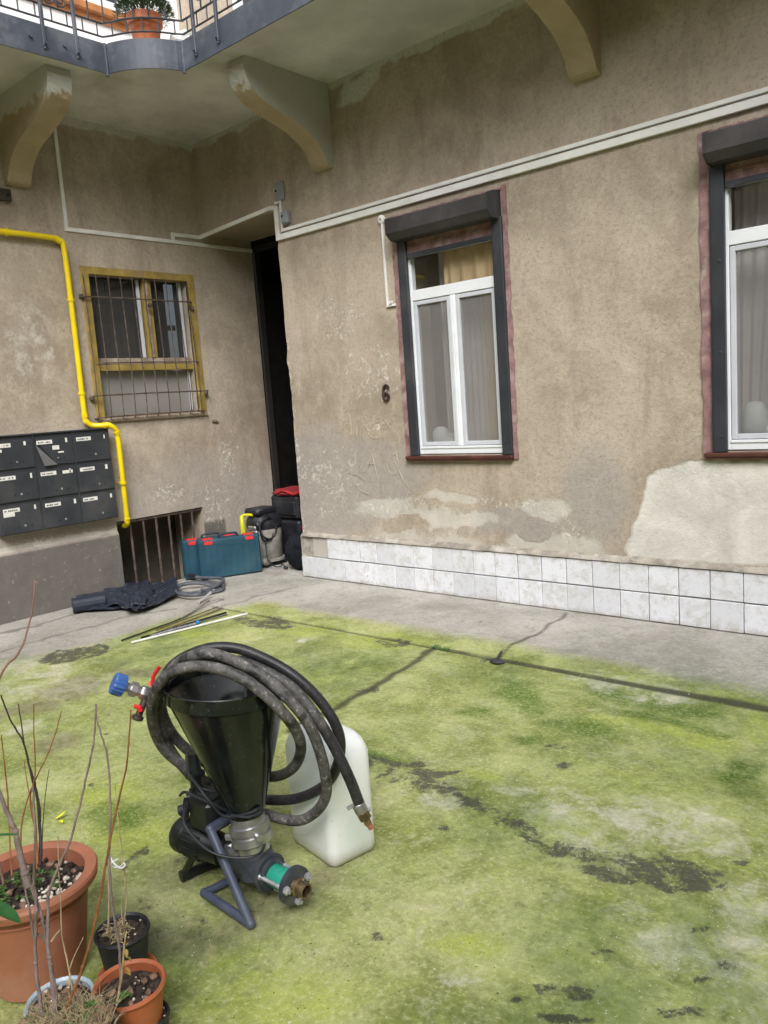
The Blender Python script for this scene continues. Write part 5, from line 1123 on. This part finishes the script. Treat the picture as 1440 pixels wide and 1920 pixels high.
q0, q1, q2 = A(272, 1312, 2.58), A(264, 1330, 2.57), A(259, 1343, 2.565)
m_ = MB(); m_.cyl(q0, q2, .011, n=12); m_.lathe(q2, V3(q2) - V3(q1), [(.012, -.004), (.019, 0), (.019, .010), (.012, .014)], 12); m_.build('drain_cock', paint('dirty_brown_metal', (.07, .045, .04), .5, metal=.4), HS, True, ang=35)
RV_ = paint('red_lever_paint', (.60, .02, .025), .4)
m_ = MB(); m_.tube([A(253, 1324, 2.56), A(262, 1327, 2.555), A(264, 1334, 2.555)], .008, 8); m_.build('red_lever', RV_, HS, True)
m_ = MB(); m_.tube([A(286, 1284, 2.55), A(287, 1270, 2.55), A(291, 1262, 2.55), A(299, 1250, 2.55)], .006, 8); m_.cyl(A(284, 1281, 2.55), A(288, 1284, 2.57), .010, n=10); m_.build('red_lever', RV_, HS, True)
# ------------------------------------------------------------------ pots and plants in front
TERRA = paint('terracotta_plastic', (.42, .16, .092), .55, var=.12, scale=5, bump=.08, dirt=(.50, .29, .21), dirtf=.5, bscale=60); TERRA2 = paint('orange_terracotta', (.46, .13, .05), .55, var=.12, scale=8, dirt=(.5, .24, .15), dirtf=.35)
BLKPOT = paint('black_nursery_pot', (.022, .025, .03), .5, var=.2, dirt=(.09, .09, .09), dirtf=.3); SOIL = paint('dark_potting_soil', (.035, .024, .018), .95, var=.6, scale=40, bump=1.0, dirt=(.11, .075, .05), dirtf=.6, bscale=90)
BARK_O = paint('orange_brown_twig', (.26, .10, .035), .6, var=.3, scale=40, bump=.2); BARK_G = paint('grey_mauve_stem', (.25, .19, .175), .8, var=.25, scale=40, bump=.3); BARK_D = paint('dark_twig', (.04, .03, .028), .7, var=.3, scale=40); BARK_P = paint('pale_dry_stem', (.42, .33, .20), .8, var=.25, scale=40)
PEB = paint('white_gravel', (.62, .57, .48), .8, var=.3, scale=40, dirt=(.35, .22, .14), dirtf=.4); LEAFG = paint('fresh_green_leaf', (.07, .17, .03), .5, var=.3, scale=30); LEAFD = paint('glossy_dark_leaf', (.03, .13, .03), .35, var=.25, scale=30); DRY = paint('dry_leaf', (.24, .15, .10), .85, var=.4, scale=40); STRAW = paint('dry_straw', (.40, .33, .19), .85, var=.3, scale=40)
def pot(name, label, cx, cy, R_, r_, H, m, rim=.02, soil=.03, band=True, z0=0.0, cat='flower pot', dist=None):
    t = thing(name, label, cat, (cx, cy, z0)); m_ = MB(); th = .010 if R_ > .1 else .004
    pr_ = [(0, .001), (r_ * .9, 0), (r_, .006), (r_ + (R_ - rim - r_) * .55, H * .55)]
    if band: pr_ += [(r_ + (R_ - rim - r_) * .80, H * .78), (r_ + (R_ - rim - r_) * .80 + .004, H * .79), (r_ + (R_ - rim - r_) * .82 + .004, H * .80), (r_ + (R_ - rim - r_) * .82, H * .81)]
    pr_ += [(R_ - rim, H - .032 if R_ > .1 else H - .016), (R_ - .003, H - .028 if R_ > .1 else H - .014), (R_, H - .008), (R_ - .004, H), (R_ - rim + .002, H), (R_ - rim - th, H - .006), (R_ - rim - th, H - soil - .01)]
    m_.lathe((cx, cy, z0), (0, 0, 1), pr_, 56, caps=False); m_.build('pot', m, t, True, ang=35)
    s = MB(); vs = []; fs = []; nr, na = 10, 36; rs = R_ - rim - th + .001
    for i in range(nr + 1):
        for j in range(na):
            a = 2 * math.pi * j / na; q = rs * i / nr; x, y = cx + q * math.cos(a), cy + q * math.sin(a)
            vs.append((x, y, z0 + H - soil + .016 * (float(fbm(V3([x]), V3([y]), 30, 3, 5)[0]) - .5) * (1.5 if R_ > .1 else .8) - .004 * (i == nr)))
    for i in range(nr):
        for j in range(na): k = (j + 1) % na; fs.append((i * na + j, (i + 1) * na + j, (i + 1) * na + k, i * na + k))
    s.add(vs, fs); s.build('soil', SOIL, t, True, recalc=False); return t
def pebbles(t, cx, cy, rad, z, n, seed, m, smin, smax, sector=None, name='gravel'):
    m_ = MB(); rr = random.Random(seed)
    for i in range(n):
        a = rr.uniform(0, 6.28) if sector is None else rr.uniform(*sector); q = rad * math.sqrt(rr.random()) if sector is None else rad * rr.uniform(.35, 1) ; s = rr.uniform(smin, smax)
        lumpy(m_, (cx + q * math.cos(a), cy + q * math.sin(a), z + s * .3), s, (1, rr.uniform(.6, 1), rr.uniform(.4, .8)), .25, seed * 99 + i, 7, 5)
    o = m_.build(name, m, t, True, ang=50); o['kind'] = 'stuff'; return o
def stem(t, pts, r, m, taper=.5, name='stem'):
    m_ = MB(); P = spline(pts, 6); P = [p + V3((rr.uniform(-1, 1), rr.uniform(-1, 1), 0)) * r * .22 for p in P]; m_.tube(P, r, 7, taper=taper)
    for i in range(4, len(P) - 3, 9): lumpy(m_, P[i], r * 1.35 * (1 + (taper - 1) * i / len(P)), (1, 1, 1), .1, i, 7, 5)
    return m_.build(name, m, t, True, ang=60)
def leafmesh(m_, base, d, up, L, W_, droop=.2, seg=6):
    d = nrm(d); sd = nrm(np.cross(d, up)); upn = np.cross(sd, d); vs = []; fs = []
    for i in range(seg + 1):
        t = i / seg; wv = W_ * math.sin(math.pi * min(1, t * .95 + .04)) ** .8; c = V3(base) + d * L * t - upn * droop * L * t * t
        vs += [c - sd * wv + upn * wv * .25, c, c + sd * wv + upn * wv * .25]
    for i in range(seg): b = i * 3; fs += [(b, b + 3, b + 4, b + 1), (b + 1, b + 4, b + 5, b + 2)]
    m_.add(vs, fs)
def sprigs(t, cx, cy, rad, z, n, seed, m, name='weeds', h=.03, W_=.003, L=.012):
    m_ = MB(); rr = random.Random(seed)
    for i in range(n):
        a = rr.uniform(0, 6.28); q = rad * math.sqrt(rr.random()); b = V3((cx + q * math.cos(a), cy + q * math.sin(a), z)); hh = h * rr.uniform(.4, 1); tip = b + V3((rr.uniform(-.3, .3), rr.uniform(-.3, .3), 1)) * hh
        m_.tube([b, (b + tip) / 2, tip], .0007, 4)
        for k in range(5): g = rr.uniform(0, 6.28); leafmesh(m_, b + (tip - b) * rr.uniform(.4, 1), (math.cos(g), math.sin(g), .3), V3((0, 0, 1)), L * rr.uniform(.6, 1.2), W_, .3, 3)
    o = m_.build(name, m, t, False, recalc=False); o['kind'] = 'stuff'; return o
p4 = lambda x, y, k: at(x / 3.097, 1300 + y / 3.097, k)
# large terracotta pot
C1 = fl(52, 1642, .305)[:2]; BP = pot('potted_shrub', 'large terracotta pot with bare orange and dark twigs, gravel and dark soil', C1[0], C1[1], .190, .125, .305, TERRA, .026, .045, cat='potted plant')
pebbles(BP, C1[0], C1[1], .150, .262, 60, 3, PEB, .004, .010, (-.9, 1.2)); pebbles(BP, C1[0], C1[1], .145, .262, 26, 4, PEB, .003, .009); pebbles(BP, C1[0], C1[1], .145, .262, 26, 41, DRY, .005, .013, name='bark_chips'); pebbles(BP, C1[0], C1[1], .15, .262, 160, 42, SOIL, .004, .011, name='soil_crumbs')
sprigs(BP, C1[0], C1[1], .09, .262, 36, 6, LEAFG); rr = random.Random(77)
for L, r, m in (([(232, 1000, 2.20), (238, 900, 2.24), (232, 760, 2.27), (225, 640, 2.27), (200, 520, 2.27), (165, 400, 2.27), (138, 290, 2.27), (60, 150, 2.26), (5, 10, 2.25)], .0042, BARK_D), ([(225, 1000, 2.2), (232, 860, 2.26), (215, 620, 2.28), (180, 480, 2.28), (140, 290, 2.28), (125, 180, 2.28), (105, 60, 2.28)], .003, BARK_D),
                ([(215, 1020, 2.2), (212, 900, 2.25), (205, 800, 2.26), (175, 620, 2.26), (200, 500, 2.26), (205, 400, 2.26), (198, 250, 2.26), (195, 60, 2.26)], .0028, BARK_O), ([(125, 1040, 2.2), (118, 900, 2.25), (130, 740, 2.27), (180, 560, 2.27), (270, 370, 2.27), (322, 230, 2.27), (358, 100, 2.27)], .0026, BARK_O),
                ([(70, 1060, 2.2), (60, 900, 2.27), (45, 600, 2.30), (25, 400, 2.30), (8, 240, 2.30)], .003, BARK_O), ([(240, 1000, 2.21), (245, 850, 2.27), (260, 620, 2.29), (285, 440, 2.29)], .0018, BARK_D), ([(220, 990, 2.2), (215, 850, 2.25), (200, 700, 2.25), (165, 560, 2.25), (140, 390, 2.25)], .0022, BARK_O)):
    stem(BP, [p4(*q) for q in L], r, m)
# the tall curved twig at the left edge
stem(BP, [V3((C1[0] - .10, C1[1] - .03, .255)), at(-40, 1420, 2.3), at(0, 1270, 2.3), at(33, 1227, 2.3), at(50, 1187, 2.3), at(63, 1127, 2.3), at(65, 1087, 2.3)], .0042, paint('rosy_twig', (.30, .17, .13), .7))
# black nursery pot on an orange saucer
C2 = fl(229, 1742, .150)[:2]
t = thing('saucer', 'orange plastic saucer under the black nursery pot', 'saucer', (C2[0], C2[1], 0)); m_ = MB(); m_.lathe((C2[0], C2[1], .001), (0, 0, 1), [(0, .0), (.065, 0), (.082, .020), (.079, .020), (.063, .004), (0, .004)], 36, caps=False); m_.build('dish', TERRA2, t, True, ang=40)
NP = pot('nursery_pot', 'small black plastic pot with two pale stems, behind the small terracotta pot', C2[0], C2[1], .077, .056, .145, BLKPOT, .005, .02, False, .007, 'potted plant')
pebbles(NP, C2[0], C2[1], .065, .135, 24, 11, PEB, .0015, .004); pebbles(NP, C2[0], C2[1], .068, .133, 80, 12, SOIL, .003, .007, name='soil_crumbs')
for L, r, m in (([(715, 1350, 2.21), (735, 1200, 2.21), (722, 1050, 2.21), (702, 880, 2.21), (682, 700, 2.21), (668, 540, 2.21)], .0026, BARK_P), ([(630, 1390, 2.2), (632, 1200, 2.2), (632, 900, 2.2), (640, 700, 2.2)], .0034, BARK_P), ([(712, 1340, 2.2), (705, 1200, 2.2), (735, 1120, 2.2)], .0016, BARK_P)): stem(NP, [p4(*q) for q in L], r, m)
sprigs(NP, C2[0] + .01, C2[1] - .02, .03, .135, 26, 9, STRAW, 'dry_stalks', .05, .002, .02)
m_ = MB(); m_.tube(spline([p4(640, 950, 2.2), p4(660, 985, 2.19), p4(700, 1015, 2.19), p4(725, 1000, 2.2), p4(715, 985, 2.21), p4(700, 1005, 2.21), p4(660, 1010, 2.21), p4(645, 985, 2.2), p4(690, 960, 2.2)], 6), .0022, 6); tag(m_.build('tie_string', paint('white_string', (.75, .76, .80), .7), None, True), 'white string tied round the thin stems above the black pot', 'string')
# small terracotta pot
C3 = fl(241, 1840, .175)[:2]; SP = pot('terracotta_pot', 'small round terracotta pot with dark soil and dead leaves', C3[0], C3[1], .092, .066, .172, TERRA2, .008, .028, False)
pebbles(SP, C3[0], C3[1], .075, .145, 110, 14, SOIL, .003, .008, name='soil_crumbs'); pebbles(SP, C3[0], C3[1], .07, .147, 8, 15, DRY, .008, .014, name='dead_leaves'); pebbles(SP, C3[0], C3[1], .07, .147, 12, 16, PEB, .002, .005); sprigs(SP, C3[0] + .02, C3[1] - .03, .02, .147, 8, 19, LEAFG, h=.02)
rr = random.Random(3)
# bowl with blue and white rim
C5 = fl(112, 1872, .14)[:2]; BB = pot('glazed_pot', 'pot with a pale blue glazed rim full of dry litter', C5[0], C5[1], .086, .06, .14, paint('pale_blue_glaze', (.45, .58, .68), .25, var=.12, dirt=(.6, .62, .62), dirtf=.5), .007, .016, False)
pebbles(BB, C5[0], C5[1], .075, .128, 70, 24, DRY, .004, .011, name='dead_leaves'); pebbles(BB, C5[0], C5[1], .07, .13, 10, 25, PEB, .005, .012)
# dark pot in the corner by the small terracotta pot
C6 = fl(306, 1905, .05)[:2]; DP = pot('seedling_pot', 'low black pot with pale scraps, half hidden right of the small terracotta pot', C6[0] - .01, C6[1] - .03, .05, .04, .075, BLKPOT, .004, .012, False)
pebbles(DP, C6[0] - .01, C6[1] - .03, .04, .066, 16, 35, PEB, .003, .006)
# nearest pot, overgrown, with tall stems
C4 = fl(112, 1944, .20)[:2]; OP = pot('overgrown_pot', 'nearest pot at the lower edge, overgrown with dry grass and tall mauve stems', C4[0], C4[1], .130, .095, .20, BLKPOT, .008, .012, False, cat='potted plant')
pebbles(OP, C4[0], C4[1], .118, .205, 210, 51, DRY, .004, .013, name='dead_leaves'); pebbles(OP, C4[0], C4[1], .1, .192, 120, 52, SOIL, .004, .010, name='soil_crumbs')
m_ = MB(); lumpy(m_, (C4[0], C4[1], .185), .10, (1, 1, .38), .22, 5, 40, 20, 6); m_.build('litter_mound', DRY, OP, True, recalc=False)
m_ = MB(); r2 = random.Random(5)
for i in range(800):
    a = r2.uniform(0, 6.28); q = .118 * math.sqrt(r2.random()); b = V3((C4[0] + q * math.cos(a), C4[1] + q * math.sin(a), .19 + .035 * (1 - (q / .118) ** 2))); g = r2.uniform(0, 6.28); L = r2.uniform(.025, .075); out = V3((math.cos(g) * L * .8, math.sin(g) * L * .8, L * r2.uniform(.1, .9)))
    m_.tube([b, b + out * .5 + V3((0, 0, .008)), b + out], .0009, 4, taper=.3)
o = m_.build('dry_grass', STRAW, OP, False); o['kind'] = 'stuff'
sprigs(OP, C4[0], C4[1], .1, .19, 60, 61, LEAFG, 'green_shoots', .05, .002, .022)
rr = random.Random(6)
for L, r, m in (([(290, 1960, 1.86), (325, 1800, 1.86), (300, 1600, 1.87), (275, 1450, 1.87), (280, 1300, 1.88), (280, 1180, 1.88), (310, 1080, 1.88), (360, 960, 1.88), (400, 880, 1.88), (440, 740, 1.88), (480, 580, 1.88), (520, 400, 1.88), (548, 250, 1.88), (558, 60, 1.88)], .0046, BARK_G),
                ([(330, 1960, 1.85), (310, 1750, 1.86), (290, 1560, 1.87), (262, 1400, 1.88), (240, 1280, 1.88), (190, 1150, 1.89), (160, 1020, 1.89)], .0062, BARK_G), ([(240, 1960, 1.86), (235, 1800, 1.86), (208, 1600, 1.87), (205, 1400, 1.87), (210, 1200, 1.87), (195, 1100, 1.87), (205, 900, 1.87), (198, 700, 1.87), (190, 540, 1.87)], .0050, BARK_G),
                ([(700, 1680, 1.98), (700, 1600, 1.98), (690, 1450, 1.97), (660, 1290, 1.96), (640, 1100, 1.96), (634, 900, 1.96), (640, 700, 1.95), (636, 520, 1.95), (622, 360, 1.95), (590, 250, 1.95), (562, 150, 1.95), (556, 60, 1.95)], .0040, BARK_G), ([(360, 1960, 1.85), (400, 1800, 1.86), (470, 1620, 1.87), (530, 1420, 1.88), (575, 1220, 1.88), (610, 1020, 1.88), (640, 860, 1.88), (690, 620, 1.88), (730, 450, 1.88), (748, 280, 1.88), (760, 95, 1.88)], .0040, BARK_O),
                ([(420, 1720, 1.90), (395, 1580, 1.91), (360, 1400, 1.92), (350, 1180, 1.92), (340, 1000, 1.92), (338, 830, 1.92)], .0024, BARK_P), ([(160, 1120, 1.80), (130, 1000, 1.80), (95, 830, 1.80), (40, 680, 1.80), (-20, 540, 1.80)], .0085, BARK_G), ([(205, 1480, 1.87), (170, 1250, 1.87), (140, 1100, 1.87), (120, 800, 1.87)], .0028, BARK_G),
                ([(300, 1440, 1.87), (330, 1395, 1.87), (350, 1375, 1.87)], .003, BARK_P), ([(262, 1420, 1.88), (225, 1400, 1.88), (200, 1370, 1.88)], .003, BARK_G), ([(405, 1600, 1.9), (430, 1530, 1.9), (485, 1415, 1.9)], .0018, STRAW), ([(680, 1790, 1.93), (705, 1650, 1.93), (720, 1480, 1.93), (735, 1380, 1.93)], .0032, BARK_P)):
    stem(OP, [p4(*q) for q in L], r, m, .45)
m_ = MB()
leafmesh(m_, at(-30, 1690, 1.75), at(40, 1727, 1.72) - at(-30, 1690, 1.75), UV, np.linalg.norm(at(40, 1727, 1.72) - at(-30, 1690, 1.75)), .020, .05, 8); m_.build('leaf', LEAFD, OP, True, recalc=False); m_ = MB()
leafmesh(m_, at(-20, 1568, 1.75), at(38, 1563, 1.75) - at(-20, 1568, 1.75), UV, .066, .008, .05, 8); m_.build('leaf', LEAFD, OP, True, recalc=False)
m_ = MB(); r2 = random.Random(15)
for k in range(9): leafmesh(m_, at(232 + r2.uniform(-3, 5), 1765 + k * 7, 1.93), (r2.uniform(-1, 1), r2.uniform(-1, 1), r2.uniform(-.8, .4)), V3((0, 0, 1)), .02, .005, .4, 3)
m_.build('withered_leaves', paint('withered_ochre_leaf', (.32, .20, .05), .8), OP, False, recalc=False)
# yellow leaf and small litter on the ground
m_ = MB(); b = fl(103, 1536, .006); leafmesh(m_, b, fl(132, 1524, .02) - b, V3((0, 0, 1)), .050, .013, -.3, 6); leafmesh(m_, fl(112, 1538, .01), fl(124, 1545, .01) - fl(112, 1538, .01), V3((0, 0, 1)), .022, .008, .2, 4)
tag(m_.build('yellow_leaf', paint('lemon_yellow_leaf', (.70, .72, .03), .5, var=.1), None, False, recalc=False), 'bright yellow leaf lying on the moss behind the large terracotta pot', 'leaf')
for i, (x, y, lb) in enumerate([(172, 1472, 'small dark dead leaf on the moss, between the large pot and the pump'), (202, 1377, 'tiny dark dead leaf on the moss below the blue cap'), (131, 1313, 'dark dead leaf at the far left of the yard'), (905, 1167, 'small brown leaf on the path before the tiles'), (638, 1141, 'tiny dark leaf on the path near the passage')]):
    m_ = MB(); b = fl(x - 8, y, .004); leafmesh(m_, b, (.8, .5, .0), V3((0, 0, 1)), .035, .007, -.4, 4); tag(m_.build('dead_leaf', paint('dark_dead_leaf', (.05, .04, .022), .8), None, False, recalc=False), lb, 'leaf', 'dead leaves on the yard')
t = thing('floor_drain_plug', 'small dark rubber lump on the joint between path and yard', 'drain plug', fl(931, 1240)); m_ = MB(); c = fl(931, 1240, .012); lumpy(m_, c, .038, (1.3, .8, .34), .15, 3, 20, 12); m_.build('body', paint('dark_rubber', (.03, .032, .04), .6), t, True); m_ = MB(); m_.tube(spline([c + V3((0, .01, .01)), fl(934, 1232, .02), fl(940, 1222, .012)], 4), .008, 8); m_.build('stub', paint('dark_rubber_stub', (.03, .032, .04), .6), t, True)
t = thing('weed_tuft', 'small green weed growing in the joint between path and yard', 'weed', fl(825, 1217)); c = fl(825, 1217); m_ = MB(); r2 = random.Random(2)
for k in range(46): g = r2.uniform(0, 6.28); leafmesh(m_, c + V3((r2.uniform(-.06, .07), r2.uniform(-.02, .02), .002)), (math.cos(g), math.sin(g), r2.uniform(.3, 1.4)), V3((0, 0, 1)), r2.uniform(.015, .035), .004, .3, 3)
m_.build('leaves', LEAFG, t, False, recalc=False)
# ------------------------------------------------------------------ on the balcony
bp = V3((1.13, -1.17)); PT = thing('balcony_pot_plant', 'terracotta pot with a small dark green conifer on the balcony corner', 'potted plant', (bp[0], bp[1], 4.34))
m_ = MB(); m_.lathe((bp[0], bp[1], 4.335), (0, 0, 1), [(0, 0), (.085, 0), (.115, .16), (.118, .165), (.130, .17), (.134, .235), (.128, .24), (.12, .236), (.115, .20)], 36, caps=False); m_.build('pot', TERRA2, PT, True, ang=35)
m_ = MB(); m_.lathe((bp[0], bp[1], 4.53), (0, 0, 1), [(0, 0), (.116, .0), (.116, .01), (0, .012)], 24, caps=False); m_.build('soil', SOIL, PT)
m_ = MB(); m_.cyl((bp[0], bp[1], 4.53), (bp[0], bp[1], 5.0), .012, .004, n=8); m_.build('trunk', BARK_D, PT)
m_ = MB(); r2 = random.Random(4)
for i in range(6500):
    z = r2.random() ** 1.1 * .55; R_ = .21 * (1 - z / .62) * r2.uniform(.3, 1.05) ** .5; g = r2.uniform(0, 6.28); b = V3((bp[0] + R_ * math.cos(g), bp[1] + R_ * math.sin(g), 4.56 + z)); leafmesh(m_, b, (math.cos(g) + r2.uniform(-.5, .5), math.sin(g) + r2.uniform(-.5, .5), r2.uniform(.2, 1.3)), V3((0, 0, 1)) + .01, .04, .005, .1, 2)
m_.build('crown', paint('conifer_green', (.045, .085, .03), .7, var=.4, scale=20), PT, False, recalc=False)
m_ = MB(); lumpy(m_, (1.22, -.90, 4.42), .10, (1.1, 1.0, .85), .22, 8, 26, 16, 4); tag(m_.build('plastic_bag', paint('pale_plastic_bag', (.72, .76, .74), .35), None, True, ang=25), 'pale plastic bag on the balcony floor right of the conifer pot', 'bag')
